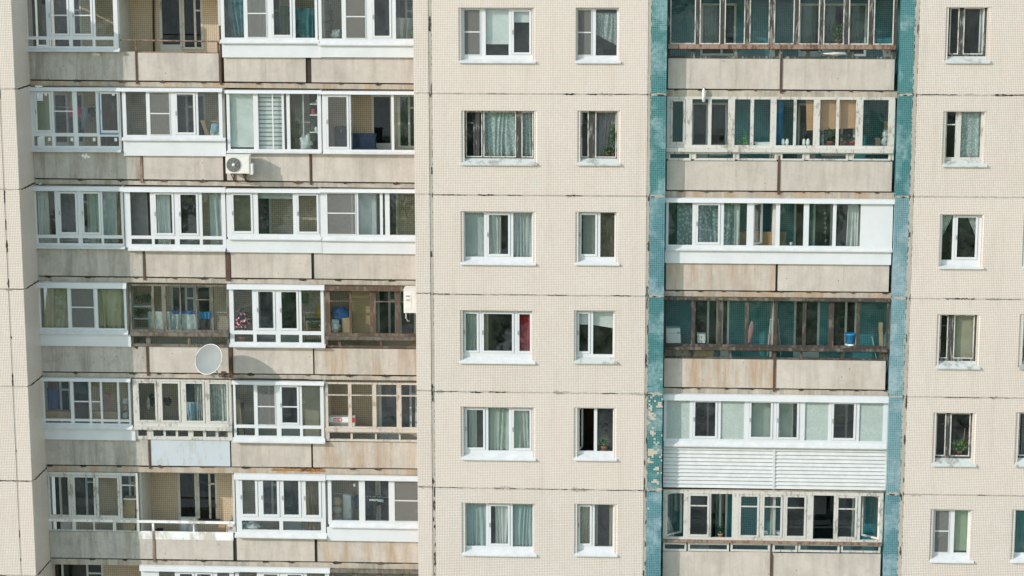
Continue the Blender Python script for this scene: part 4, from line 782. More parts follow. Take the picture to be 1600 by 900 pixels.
# centre column, narrow windows
sheet('curtain', 'lace valance sloping down across the topmost narrow window', 'curtain', 928, 966, 20, 72, YI, 'c_lace', 6, .04, CURT, bottom=lambda u: .62+.38*u); sheet('curtain', 'grey curtain behind the insect net of the topmost narrow window', 'curtain', 913, 926, 12, 87, YI, 'b_grey', 2, .02, CURT)
sheet('curtain', 'faded lilac curtain in the narrow old wooden window', 'curtain', 930, 966, 172, 247, YI+.12, 'c_lilac', 6, .04, CURT)
blind('grey blind filling the left pane of the third narrow window', 911, 932, 336, 403, YI, 'b_grey'); blind('dark brown blind in the right pane of the third narrow window', 937, 961, 330, 404, YI+.05, 'wood_brown')
blind('slanting white blind pulled a third down in the fourth narrow window', 924, 960, 484, 510, YI, 'b_white', .10); blind('short white blind in the left pane of the fourth narrow window', 903, 921, 484, 507, YI, 'b_white')
sheet('curtain', 'beige curtain filling the left pane of the lowest narrow window', 'curtain', 905, 923, 787, 856, YI, 'c_beige', 4, .035, CURT); sheet('curtain', 'pale curtain edge left of the dark pane in the lowest narrow window', 'curtain', 927, 934, 787, 856, YI, 'c_beige', 2, .03, CURT); sheet('curtain', 'pale curtain edge right of the dark pane in the lowest narrow window', 'curtain', 952, 959, 787, 856, YI, 'c_beige', 2, .03, CURT)
# right-hand windows
sheet('curtain', 'pale blue curtain pulled to the right in the topmost right hand window', 'curtain', 1530, 1539, 12, 85, YI, 'c_grey', 2, .03, CURT)
sheet('curtain', 'pale lace curtain in the old white wooden window on the right', 'curtain', 1499, 1534, 174, 248, YI, 'c_lace', 3, .02, CURT)
sheet('curtain', 'white curtain tied back to the left in the right hand window', 'curtain', 1470, 1489, 335, 372, YI, 'c_white', 4, .03, CURT, right=lambda v: 1-.95*v); sheet('curtain', 'white curtain tied back to the right in the right hand window', 'curtain', 1510, 1527, 335, 372, YI, 'c_white', 4, .03, CURT, left=lambda v: .95*v)
blind('beige blind filling the right pane of an old wooden window', 1488, 1523, 491, 561, YI, 'b_beige'); blind('pale green blind in the lowest right hand window', 1489, 1513, 796, 860, YI, 'b_green'); sheet('curtain', 'thin white curtain slanting behind the net of the lowest right hand window', 'curtain', 1464, 1486, 800, 845, YI+.05, 'c_white', 3, .03, CURT, bottom=lambda u: 1-.5*u)
sheet('curtain', 'brown curtain in the old window cut by the right picture edge', 'curtain', 1600, 1625, 491, 560, YI, 'c_brown', 4, .03, CURT); sheet('curtain', 'dull pink curtain in the dark window at the right picture edge', 'curtain', 1596, 1625, 645, 713, YI+.05, 'c_lilac', 4, .03, CURT); sheet('curtain', 'bottle green curtain in the window at the lower right corner', 'curtain', 1582, 1620, 797, 867, YI, 'c_bottle', 5, .04, CURT)

def pot_plant(label, x, y, hpx, wpx, Y, leaf='leaf', n=120, pot='terracotta', potpx=8, size=.08, flower=0, name='potted_plant', spire=False, group=PLANT):
    t = thing(name, label, 'plant', group); p = at(x, y, Y); s = 1/55.5; t.location = p; r = potpx*s/2; h = r*1.7
    obj('pot', MB().lathe((0, 0, 0), [(0, 0), (r*.72, 0), (r, h*.82), (r*1.08, h*.82), (r*1.08, h), (r*.9, h), (r*.85, h*.9), (0, h*.9)]), pot, t, True)
    H = hpx*s; st = MB()
    for k in range(4): a = random.uniform(0, 6.3); st.tube([(0, 0, h*.85), (math.cos(a)*wpx*s*.15, math.sin(a)*wpx*s*.15, h+(H-h)*.5), (math.cos(a)*wpx*s*.28, math.sin(a)*wpx*s*.2, h+(H-h)*.85)], [.010, .007, .004], 5)
    o = obj('stems', st, 'leaf_dark', t); o['kind'] = 'stuff'
    lv = MB()
    if spire:
        for k in range(9): q = k/8; lv.leaves((0, 0, h+(H-h)*q), wpx*s*.5*(1-q*.85), wpx*s*.5*(1-q*.85), (H-h)/14, max(6, int(n/9*(1.2-q))), size*(1.1-.5*q), .2)
    else: lv.leaves((0, 0, h+(H-h)*.52), wpx*s/2, wpx*s*.4, (H-h)*.5, n, size)
    o = obj('foliage', lv, leaf, t); o['kind'] = 'stuff'
    if flower:
        f = MB(); f.leaves((0, -.05, h+(H-h)*.6), wpx*s*.45, wpx*s*.3, (H-h)*.42, flower, size*1.0, .1); o = obj('blossom', f, 'petal', t); o['kind'] = 'stuff'
    return t
pot_plant('bushy plant in a terracotta pot on the sill beside an open window', 943.8, 705, 22, 17, YC+.24, 'leaf', 110, size=.09, potpx=10)
pot_plant('tall climbing plant in a small red pot behind the narrow old wooden window', 959, 245.5, 52, 13, YC+.27, 'leaf', 150, size=.09, potpx=7); pot_plant('low green plant left of the climbing plant in the narrow old wooden window', 949.5, 246, 15, 17, YC+.27, 'leaf', 80, size=.08, potpx=6)
pot_plant('spiky green plant with one tall yellow stalk behind an old right hand window', 1499, 712, 24, 26, YC+.27, 'leaf', 140, size=.10, potpx=9)
t = thing('plant_cane', 'thin yellow cane leaning among leaves behind an old right hand window', 'cane'); obj('cane', MB().tube([at(1503.5, 706, YC+.25), at(1508, 669, YC+.25)], [.014, .008], 6), 'wood', t)

# ---- left balconies
YG = YL+.12      # just behind the left glazing
def rot_box_px(mb, x0, x1, y0, y1, Y, th, lean=0.0):
    ym = (y0+y1)/2; X0, X1 = at(x0, ym, Y).x, at(x1, ym, Y).x; Z1, Z0 = at((x0+x1)/2, y0, Y).z, at((x0+x1)/2, y1, Y).z
    k = len(mb.v); mb.box(X0, X1, Y, Y+th, Z0, Z1)
    for i in range(k, len(mb.v)):
        p = mb.v[i]; mb.v[i] = (p[0]+lean*(p[2]-Z0), p[1], p[2])
    return mb
def carton(label, x0, x1, y0, y1, Y, depth, mat='carton', group=None, name='box', tape='wood', lean=0.0):
    t = thing(name, label, 'box', group); obj('body', rot_box_px(MB(), x0, x1, y0+1.5, y1, Y, depth, lean), mat, t)
    obj('lid', rot_box_px(MB(), x0-.6, x1+.6, y0, y0+3, Y-.012, depth+.02, lean), mat, t); xm = (x0+x1)/2
    obj('tape', rot_box_px(MB(), xm-1, xm+1, y0+3.05, y0+7, Y-.004, .006, lean), tape, t); return t
def bundle(name, label, cat, x, y, wpx, hpx, Y, mat, group=None, amp=.28, dpx=None):
    b = MB().blob(at(x, y, Y), wpx/111, (dpx or wpx*.7)/111, hpx/111, amp, 4.5, 18, 11); return tag(obj(name, b, mat, None, True), label, cat, group)
# air conditioners
def aircon(label, x0, x1, y0, y1, Yf, depth, group):
    t = thing('air_conditioner', label, 'air conditioner', group)
    X0, X1 = at(x0, (y0+y1)/2, Yf).x, at(x1, (y0+y1)/2, Yf).x; Z0, Z1 = at((x0+x1)/2, y1, Yf).z, at((x0+x1)/2, y0, Yf).z; w, h = X1-X0, Z1-Z0
    obj('case', MB().box(X0, X1, Yf, Yf+depth, Z0, Z1), 'ac', t); obj('top_lid', MB().box(X0-.006, X1+.006, Yf-.008, Yf+depth+.004, Z1-.012, Z1+.012), 'ac', t)
    c = (X0+w*.34, Yf-.004, Z0+h*.49); R = h*.40
    obj('fan_opening', MB().lathe((c[0], Yf-.002, c[2]), [(0, 0), (R, 0), (R, .004), (0, .004)], (0, -1, 0), 32), 'ac_dark', t)
    gr = MB()
    for k in range(1, 6):
        r = R*k/5; pts = [(c[0]+r*math.cos(a*math.pi/16), Yf-.014, c[2]+r*math.sin(a*math.pi/16)) for a in range(33)]; gr.tube(pts, .0065, 5)
    for a in range(8): gr.tube([(c[0]+.04*math.cos(a*math.pi/4), Yf-.016, c[2]+.04*math.sin(a*math.pi/4)), (c[0]+R*math.cos(a*math.pi/4), Yf-.016, c[2]+R*math.sin(a*math.pi/4))], .005, 5)
    o = obj('fan_grille', gr, 'ac_grey', t); o['kind'] = 'stuff'
    obj('fan_hub', MB().lathe((c[0], Yf-.016, c[2]), [(0, .022), (.04, .02), (.05, .0), (0, 0)], (0, -1, 0), 18), 'ac', t, True)
    obj('service_panel', MB().box(X0+w*.70, X1-.01, Yf-.006, Yf, Z0+.03, Z1-.04), 'ac', t)
    obj('valve_cover', MB().box(X1, X1+.09, Yf+.02, Yf+depth*.7, Z0-.03, Z0+h*.55), 'ac', t)
    for x in (X0+w*.22, X1-w*.28):
        b = MB().box(x-.02, x+.02, Yf+.02, YL-.003, Z0-.05, Z0-.012); b.box(x-.02, x+.02, YL-.035, YL-.003, Z0-.30, Z0-.05)
        k = len(b.v); b.tube([(x, Yf+.08, Z0-.05), (x, YL-.03, Z0-.28)], .014, 6); o = obj('bracket', b, 'rust', t); o['kind'] = 'stuff'
    obj('pipe', MB().tube([(X1+.03, Yf+depth*.4, Z0-.03), (X1-.02, Yf+depth*.6, Z0-.12), (X1-.25, YL-.04, Z0-.16), (X1-.25, YL-.02, Z0-.02)], .014, 6), 'ac_grey', t)
aircon('pale air conditioner with round fan grille mounted on a concrete balcony panel', 352.5, 389.5, 243.5, 271, YL-.46, .30, 'air conditioners on the balcony fronts')
t = thing('air_conditioner', 'white air conditioner turned sideways in front of the brown wooden glazing', 'air conditioner', 'air conditioners on the balcony fronts')
Yf = YL-.62; X0, X1 = at(630.6, 470, Yf).x, at(644, 470, Yf).x; Z0, Z1 = at(637, 489, Yf).z, at(637, 453, Yf).z
obj('case', MB().box(X0, X1+.12, Yf, YL-.06, Z0, Z1), 'ac', t); obj('top_lid', MB().box(X0-.006, X1+.126, Yf-.008, YL-.055, Z1-.01, Z1+.012), 'ac', t)
obj('service_panel', MB().box(X0+.03, X1-.03, Yf-.006, Yf, Z0+.10, Z1-.12), 'ac', t); obj('handle', MB().box(X0+.07, X1-.06, Yf-.012, Yf-.0065, Z1-.19, Z1-.165), 'ac_dark', t); obj('vent_slot', MB().box(X0+.07, X1-.06, Yf-.012, Yf-.0065, Z1-.30, Z1-.28), 'ac_dark', t)
obj('bracket', MB().box(X1-.02, XS0+.1, Yf+.1, Yf+.14, Z0+.12, Z0+.16), 'rust', t); obj('pipe', MB().tube([(X0+.06, Yf+.06, Z0), (X0+.05, Yf+.1, Z0-.16), (X0+.08, Yf+.3, Z0-.30), (X0+.1, YL-.05, Z0-.34)], .018, 6), 'ac', t)
# satellite dish
t = thing('satellite_dish', 'round grey satellite dish standing out from a concrete balcony panel', 'satellite dish')
C0 = at(327.5, 562, YL-.66); nrm = Vector((-.36, -.82, .42)).normalized(); R = .445
prof = [(0, .002)]+[(R*k/8, .10*(k/8)**2) for k in range(1, 9)]; prof += [(R+.008, .102), (R+.008, .09), (R*.98, .082)]+[(R*k/8, .10*(k/8)**2-.014) for k in range(7, 0, -1)]+[(0, -.014)]
obj('reflector', MB().lathe(C0-nrm*.05, prof, nrm, 40), 'dish', t, True)
pts = []
ax1 = nrm.cross(Vector((0, 0, 1))).normalized(); ax2 = nrm.cross(ax1)
obj('rim', MB().tube([C0+nrm*.05+(ax1*math.cos(a*math.pi/20)+ax2*math.sin(a*math.pi/20))*R for a in range(41)], .010, 6), 'white', t, True)
A0 = at(349, 585, YL-.02)
obj('wall_mount', MB().box(A0.x-.06, A0.x+.06, YL-.03, YL-.001, A0.z-.09, A0.z+.09), 'rust', t)
obj('mount_arm', MB().tube([A0, (A0.x-.02, YL-.45, A0.z+.02), C0-nrm*.06], .02, 8), 'steel', t)
low = C0+nrm*.04-ax2*(R if ax2.z > 0 else -R); focus = C0+nrm*.12+Vector((.16, 0, -.50))
obj('feed_arm', MB().tube([low, focus], .010, 6), 'steel', t)
for s_ in (): obj('stay_rod', MB().tube([C0+ax1*R*.8*s_+nrm*.04-Vector((0, 0, .16)), focus], .005, 5), 'steel', t)
obj('receiver', MB().lathe(focus, [(0, -.05), (.03, -.05), (.035, .04), (.02, .07), (0, .07)], (C0-focus), 12), 'ac_grey', t, True)
# first storey shown
sheet('blanket', 'dark teal blanket draped inside the left pane of the film covered glazing', 'blanket', 351, 383, -8, 59, YG, 'tarp', 4, .05, left=lambda v: .12+.25*v)
sheet('plastic_film', 'crinkled pale film filling the netted pane of the top row glazing', 'plastic film', 385, 420, -8, 60, YG, 'foil', 4, .02)
sheet('blanket', 'teal blanket hanging behind the right pane next to the pale film', 'blanket', 460, 495, 13, 60, YG, 'tarp', 5, .05); sheet('blanket', 'dark green cloth behind the third pane of the film covered glazing', 'blanket', 438, 456, 10, 60, YG+.05, 'leaf_dark', 4, .04)
t = thing('shelf_unit', 'brown shelf rack with papers inside the top right glazed balcony', 'shelf'); 
for x in (503, 517): boxpx('side_post', x-1.2, x+1.2, 6, 62, YG+.35, .05, 'wood_brown', t)
for y in (18, 33, 48): boxpx('shelf', 501, 518, y, y+2.2, YG+.2, .32, 'wood_brown', t)
bundle('paper_pile', 'crumpled pale papers at the foot of the brown shelf rack', 'papers', 526, 54, 16, 14, YG+.12, 'bag', None, .4); sheet('dust_sheet', 'grey sheet with a rounded outline behind the top right corner pane', 'sheet', 618, 655, 28, 61, YG+.15, 'b_grey', 3, .04, bottom=lambda u: 1)
pot_plant('small yellow green plant in the top right corner pane of the left balconies', 643, 60.5, 11, 7, YG, 'leaf_lime', 40, size=.05, potpx=4)
# second storey
t = thing('clothes_line', 'thin washing line across the second row left balcony', 'clothes line'); obj('line', MB().tube([at(84, 166, YG+.3), at(120, 169, YG+.3), at(152, 166, YG+.3)], .006, 5), 'white', t)
sheet('shirt', 'pink red shirt hanging on the washing line', 'shirt', 108, 127, 168, 184, YG+.29, 'red', 3, .04, LAUN); sheet('trousers', 'pale denim trousers hanging beside the pink shirt', 'trousers', 124, 138, 169, 202, YG+.31, 'denim', 3, .03, LAUN, left=lambda v: .25*v, right=lambda v: 1-.45*v)
sheet('trousers', 'dark trousers hanging below the pink shirt', 'trousers', 108, 131, 176, 212, YG+.34, 'navy', 3, .03, LAUN); pot_plant('dark hanging plant right of the washing in the second row', 143.5, 190, 26, 13, YG+.45, 'leaf_dark', 90, size=.08, potpx=5)
blind('olive green screen behind the leftmost second row pane', 57, 82, 158, 210, YG+.2, 'b_green', -.18, None, 'fabric_screen'); blind('brown wooden blind behind the blue edged pane of the second row', 157, 186, 144, 228, YG+.25, 'wood_brown', 0, None, 'wooden_blind')
bundle('ball', 'blue and white bundle on the sill at the right of the second row glazing', 'bundle', 336, 201, 15, 19, YG+.03, 'paleblue', None, .25); carton('white packet under the blue and white bundle', 329, 342, 206, 213, YG, .15, 'carton_white')
t = thing('board', 'bent pale board leaning left of the blue and white bundle', 'board'); obj('board', rot_box_px(MB(), 322, 328, 188, 214, YG+.1, .03, -.35), 'wood', t)
blind('broad plain white blind in the left pane above the air conditioner', 359.5, 396, 146, 230, YG-.05, 'b_white')
t = thing('slatted_blind', 'blind of alternate white and dark bands above the air conditioner', 'blind', BLIND)
for k in range(13):
    y = 147+k*6.75; boxpx('slat', 404, 441, y, y+4.7, YG-.04, .01, 'b_white', t)
boxpx('backing', 404, 441, 146, 233, YG-.025, .004, 'b_grey', t)
t = thing('shelf_unit', 'white shelves with jars and red tins at the right of the second row', 'shelf'); 
for y in (162, 179, 206): boxpx('shelf', 484, 498, y, y+1.8, YG+.1, .3, 'white', t)
boxpx('back', 484, 498, 146, 233, YG+.42, .02, 'black', t)
for (x, y, w, h, c) in ((489, 179, 7, 9, 'redpaint'), (495, 162, 4, 7, 'white'), (488, 206, 6, 12, 'leaf'), (494, 206, 5, 8, 'white'), (489, 225, 8, 12, 'leaf_dark')):
    p = at(x, y, YG+.2); tag(obj('jar', MB().lathe(p, [(0, 0), (w/111, 0), (w/111, h/74), (w/150, h/66), (w/150, h/55.5), (0, h/55.5)], (0, 0, 1), 12), c, None, True), {(489, 179): 'red tin on the middle white shelf', (495, 162): 'small white jar on the top white shelf', (488, 206): 'green jar on the lowest white shelf', (494, 206): 'white jar right of the green jar on the lowest shelf', (489, 225): 'dark green jar below the lowest white shelf'}[(x, y)], 'jar', 'jars on the white shelves')
bundle('plastic_bag', 'translucent white plastic bag on the sill beside the white shelves', 'bag', 478, 223, 20, 26, YG+.05, 'bag', None, .4); boxpx('slat', 473, 475, 146, 233, YG+.02, .02, 'pvc_b', (t2 := thing('upright_pole', 'slim white upright pole behind the second row sliding pane', 'pole')))
t = thing('sofa', 'dark blue padded sofa back seen through the open sliding pane', 'sofa'); obj('backrest', rot_box_px(MB(), 548, 587, 211, 250, YG+.3, .16), 'navy', t); obj('seat', rot_box_px(MB(), 547, 588, 232, 254, YG+.1, .2), 'navy', t)
boxpx('top_edge', 547.5, 587.5, 209.5, 212.5, YG+.28, .2, 'navy', t)
carton('dark storage crate behind the left pane beside the sofa', 523, 543, 200, 232, YG+.4, .4, 'navy'); t = thing('board', 'reddish board leaning behind the left pane of the fourth second row balcony', 'board'); obj('board', rot_box_px(MB(), 516, 523, 178, 232, YG+.3, .03, -.12), 'pinkcloth', t)
# third storey
t = thing('stepladder', 'wooden stepladder leaning at the right of the third row left glazing', 'stepladder')
for x in (184.5, 190.5): obj('rail', rot_box_px(MB(), x-.9, x+.9, 327, 382, YG+.1, .04, .05), 'wood', t)
for y in (341, 354, 367): boxpx('rung', 184.5, 191, y, y+2, YG+.105, .03, 'wood', t)
sheet('curtain', 'pale voile left of the dark door in the third row leftmost balcony', 'curtain', 60, 77, 298, 384, YG+.03, 'c_white', 4, .03, CURT); sheet('curtain', 'pale green voile in the third pane of the third row leftmost balcony', 'curtain', 140, 156, 298, 384, YG+.03, 'c_green', 3, .03, CURT); sheet('plastic_film', 'shiny clear film behind the fourth pane of the third row', 'plastic film', 160, 183, 298, 384, YG+.1, 'c_grey', 3, .02)
sheet('curtain', 'pale blue curtain behind the second pane of the third row second balcony', 'curtain', 246, 266, 300, 384, YG+.03, 'b_white', 3, .03, CURT); blind('dull brown blind behind the first pane of the third row second balcony', 203, 231, 300, 384, YG+.08, 'c_lilac', 0, None); sheet('curtain', 'grey film behind the last pane of the third row second balcony', 'curtain', 328, 348, 300, 384, YG+.03, 'c_grey', 2, .03, CURT)
blind('olive screen behind the left pane of the three pane balcony window', 364, 393, 301, 365, YG+.6, 'c_khaki', 0, None, 'fabric_screen'); blind('narrow grey blue blind rolled up at the top of the big middle pane', 403, 458, 301, 310, YG-.04, 'c_grey'); blind('grey panel behind the netted pane of the third row right balcony', 511, 557, 301, 367, YG+.05, 'c_floral', 0, None, 'fabric_screen'); blind('pale blue panel behind the sliding pane of the third row right balcony', 560, 588, 301, 367, YG+.05, 'c_grey', 0, None, 'fabric_screen')
# fourth storey
sheet('curtain', 'khaki curtain pulled aside in the left pane of the fourth row', 'curtain', 63, 107, 449, 514, YG, 'c_khaki', 4, .05, CURT, left=lambda v: .28-.22*v); sheet('curtain', 'khaki curtain filling the right pane of the fourth row left balcony', 'curtain', 152, 195, 449, 514, YG, 'c_khaki', 5, .05, CURT); blind('grey screen behind the netted middle pane of the fourth row', 112, 148, 450, 512, YG+.15, 'b_grey', 0, None, 'fabric_screen')
sheet('blanket', 'pale checked blanket hung over the rail of the grey wooden balcony', 'blanket', 232, 306, 487, 517, YG+.15, 'quilt', 6, .04, LAUN); sheet('cloth', 'cobalt blue cloth above the checked blanket', 'cloth', 267, 305, 485.5, 490.5, YG+.13, 'cobalt', 4, .02, LAUN); sheet('towel', 'azure blue towel on the line in the grey wooden balcony', 'towel', 311, 329, 487, 498.5, YG+.2, 'azure', 3, .03, LAUN)
t = thing('plant_shelf', 'pale shelf rack of dark plants at the left of the grey wooden balcony', 'shelf')
for y in (478, 497, 515): boxpx('shelf', 206, 238, y, y+2, YG+.5, .3, 'white', t)
for x in (206.5, 237): boxpx('side_post', x, x+1.6, 455, 518, YG+.5, .05, 'white', t)
pot_plant('dark trailing plant on the upper shelf of the pale rack', 226, 478, 17, 26, YG+.6, 'leaf_dark', 110, size=.09, potpx=8); pot_plant('dark plant on the middle shelf of the pale rack', 221, 497, 14, 22, YG+.6, 'leaf_dark', 90, size=.09, potpx=8)
pot_plant('big pink flowering plant behind the left pane of the fourth row', 379, 536, 54, 27, YG+.02, 'leaf_dark', 150, size=.10, potpx=13, flower=90)
t = thing('plant_stand', 'dark metal plant stand in the right pane of the fourth row third balcony', 'plant stand')
for x in (477.5, 502): obj('leg', MB().tube([at(x, 492, YG+.2), at(x, 545, YG+.2)], .012, 6), 'black', t)
for y in (500, 518.5, 533): obj('tier', MB().box(at(477, y, YG+.1).x, at(503, y, YG+.1).x, YG+.1, YG+.34, at(490, y+1, YG+.1).z, at(490, y, YG+.1).z), 'black', t)
for x, w in ((487, 'left'), (496, 'right')): pot_plant(w+' one of two leafy plants in red pots on the metal stand', x, 518, 16, 12, YG+.2, 'leaf', 60, size=.07, potpx=8)
t = thing('wall_print', 'patchwork of patterned prints pinned up above the metal plant stand', 'print'); boxpx('patterned_sheet', 474, 493, 475, 499, YLB-.03, .02, 'poster', t); boxpx('yellow_sheet', 493.5, 503, 475, 499, YLB-.03, .02, 'mustard', t); boxpx('green_sheet', 471, 482, 458, 474, YLB-.03, .02, 'leaf', t); boxpx('upper_sheet', 483, 503, 452, 474, YLB-.03, .02, 'poster', t)
bundle('bag', 'big blue plastic bag piled behind the brown wooden glazing', 'bag', 533, 492, 28, 26, YG+.3, 'blue_bag', None, .3); bundle('plastic_bag', 'clear plastic sack in the corner of the brown wooden glazing', 'bag', 524, 511, 17, 21, YG+.08, 'bag', None, .35); carton('brown cardboard box beside the clear plastic sack', 534.5, 546, 497, 521, YG+.05, .25); blind('brown wooden screen behind the second pane of the brown glazing', 549, 580, 455, 522, YG+.4, 'wood', 0, None, 'wooden_screen', False)
for (x0, x1, lab) in ((640, 648, 'ochre box in the low panes of the brown glazing'),): carton(lab, x0, x1, 533, 543, YG+.1, .2)
# fifth storey
carton('long pale box standing along the leftmost fifth row pane', 70, 110, 643, 657, YG+.03, .2, 'carton'); carton('long pale box along the fourth fifth row pane', 143, 184, 643.5, 657, YG+.03, .2, 'carton'); sheet('coat', 'blue coat hanging inside the leftmost fifth row pane', 'coat', 74, 92, 606, 648, YG+.3, 'cobalt', 3, .05, LAUN); sheet('cloth', 'dull pink cloth hanging inside the fourth fifth row pane', 'cloth', 163, 174, 615, 645, YG+.3, 'pinkcloth', 2, .04, LAUN)
for (y, c, lab) in ((627, 'bag', 'pale bag on top of the pile at the right of the first fifth row balcony'), (638, 'b_beige', 'beige bag in the middle of that pile'), (650, 'bag', 'pale bag at the bottom of the pile in the first fifth row balcony')): bundle('bag', lab, 'bag', 196, y, 9, 11, YG+.1, c, 'bags piled in the fifth row', .35)
bundle('black_bag', 'black bag hanging behind the first pane of the white wooden glazing', 'bag', 238, 624, 12, 18, YG+.55, 'black', None, .35); bundle('white_bag', 'long pale bag hanging left of the black bag', 'bag', 232, 630, 6.5, 19, YG+.5, 'bag', None, .2); bundle('black_bag', 'small black bag hanging behind the second pane of the white wooden glazing', 'bag', 262, 627, 12, 12, YG+.55, 'black', None, .3)
sheet('dress', 'pale blue garment hanging in the third pane of the white wooden glazing', 'dress', 290, 310, 628, 664, YG+.1, 'paleblue', 4, .04, LAUN, left=lambda v: .05*v); sheet('curtain', 'white curtain drawn aside in the third pane of the white wooden glazing', 'curtain', 308, 318, 596, 664, YG, 'c_floral', 3, .04, CURT); sheet('curtain', 'white flowered curtain filling the right pane of the white wooden glazing', 'curtain', 326, 356, 596, 664, YG, 'c_floral', 7, .04, CURT)
t = thing('plank', 'yellowish plank leaning in the left pane of the fifth row third balcony', 'plank'); obj('board', rot_box_px(MB(), 374, 381, 624, 686, YG+.1, .03, -.10), 'wood', t); t = thing('plank', 'broad brown plank behind the leaning yellowish plank', 'plank'); obj('board', rot_box_px(MB(), 369, 383, 628, 686, YG+.2, .03, -.04), 'wood_brown', t)
blind('moss green screen behind the right pane of the fifth row third balcony', 472, 502, 601, 684, YG+.9, 'c_khaki', 0, None, 'fabric_screen')
t = thing('sign_box', 'long white box with red printed band lying in the open fifth row balcony', 'box'); obj('body', rot_box_px(MB(), 513.5, 554, 652, 668, YG+.05, .28), 'carton_white', t); boxpx('grey_side', 514, 549, 660, 668, YG+.04, .009, 'steel', t); boxpx('red_band', 521, 534, 653.5, 658.5, YG+.04, .009, 'redpaint', t); boxpx('red_end', 549.5, 554, 652.5, 660, YG+.04, .009, 'redpaint', t)
for x in (522.5, 525.5, 529, 531.5): boxpx('white_mark', x, x+1.6, 654.6, 657.4, YG+.036, .004, 'white', t)
# sixth storey
for (y0, y1, lab) in ((779, 790, 'topmost cardboard box of the stack in the sixth row'), (790, 800, 'second cardboard box of the stack in the sixth row'), (800, 812, 'third cardboard box of the stack, above the rail'), (816, 830, 'lowest cardboard box of the stack, seen below the rail')): carton(lab, 193+random.uniform(-1, 1), 211, y0, y1, YG+.05, .3, 'carton', 'cardboard boxes stacked in the sixth row')
carton('white box on the floor of the open balcony near its right end', 356, 365, 820, 833, YG+.2, .2, 'carton_white'); carton('small brown box beside the white box on the open balcony', 342, 351, 821, 833, YG+.25, .2); bundle('bag', 'grey bundle hung at the right end of the open balcony', 'bag', 362, 811, 8, 8, YG+.1, 'b_grey', None, .4); bundle('plant_clump', 'dark clump on the floor at the left of the open balcony', 'bundle', 249, 828, 11, 6, YG+.5, 'black', None, .4)
sheet('curtain', 'brown striped curtain in the right pane of the sixth row third balcony', 'curtain', 480, 496, 746, 830, YG+.1, 'c_brown', 3, .04, CURT); bundle('cloth_heap', 'heap of pale cloths in the low left pane of the sixth row third balcony', 'cloths', 395, 822, 26, 11, YG+.1, 'bag', None, .45); bundle('cloth_heap', 'small dark teal heap at the far left of the low pane', 'cloths', 384, 822, 13, 11, YG+.08, 'tarp', None, .45)
t = thing('bicycle_wheel', 'upper part of a bicycle wheel behind the low pane of the sixth row', 'wheel'); wc = at(482, 842, YG+.15)
obj('tyre', MB().tube([(wc.x+.32*math.cos(a*math.pi/20), wc.y+.05*math.cos(a*math.pi/20), wc.z+.32*math.sin(a*math.pi/20)) for a in range(41)], .016, 6), 'steel', t, True); sp = MB()
for a in range(14): sp.tube([wc, (wc.x+.31*math.cos(a*math.pi/7), wc.y+.045*math.cos(a*math.pi/7), wc.z+.31*math.sin(a*math.pi/7))], .003, 4)
o = obj('spokes', sp, 'steel', t); o['kind'] = 'stuff'
for (y, c, w, h, lab) in ((783.5, 'wood', 15, 15, 'round orange brown cushion on top of the pile by the white cupboard'), (797, 'c_beige', 16, 13, 'cream cushion under the orange brown one'), (806, 'pinkcloth', 16, 7, 'flat pinkish cushion on the white bucket')): bundle('cushion', lab, 'cushion', 527, y, w, h, YG+.1, c, 'cushions piled in the sixth row', .12)
t = thing('bucket', 'white bucket under the pile of cushions', 'bucket'); p = at(527, 823, YG+.1); obj('body', MB().lathe(p, [(0, 0), (.11, 0), (.145, .24), (.152, .24), (.152, .262), (.13, .25), (0, .03)], (0, 0, 1), 18), 'white', t, True); obj('handle', MB().tube([(p.x+.15*math.cos(a*math.pi/10), p.y-.05, p.z+.25-.1*math.sin(a*math.pi/10)) for a in range(11)], .006, 5), 'steel', t)
t = thing('cupboard', 'white cupboard beside the pile of cushions in the sixth row', 'cupboard'); boxpx('body', 536, 549, 773, 840, YG+.3, .4, 'white', t); boxpx('door', 537, 548, 774, 839, YG+.285, .014, 'white', t); boxpx('handle', 546.5, 547.2, 795, 800, YG+.275, .009, 'steel', t)
t = thing('clothes_line', 'washing line sagging across the sixth row right balcony', 'clothes line'); obj('line', MB().tube([at(520, 770, YG+.25), at(560, 775, YG+.25), at(605, 777, YG+.25), at(655, 769, YG+.25)], .006, 5), 'white', t)
sheet('jacket', 'dark navy jacket hanging on the sixth row washing line', 'jacket', 553, 577, 774, 796, YG+.24, 'navy', 4, .04, LAUN, bottom=lambda u: .85+.15*math.sin(u*9)); sheet('trousers', 'black trousers hanging right of the navy jacket', 'trousers', 578, 602, 774, 790, YG+.25, 'black', 3, .04, LAUN); sheet('sock', 'single black sock hanging lowest on the sixth row washing line', 'sock', 584, 588.5, 788, 804, YG+.23, 'black', 1, .01, LAUN)
sheet('cloth', 'small white cloth pegged across the black trousers', 'cloth', 577, 599, 780, 785, YG+.2, 'white', 3, .02, LAUN, bottom=lambda u: .5+.5*u)
for x, y, lab in ((553.5, 758, 'white paper tag stuck high in the left sixth row pane'), (620.5, 760, 'white paper tag stuck high in the right sixth row pane')): tag(boxpx('paper_tag', x-1.6, x+1.6, y-2.3, y+2.3, YG-.06, .004, 'white', None), lab, 'tag', 'paper tags on the glass')

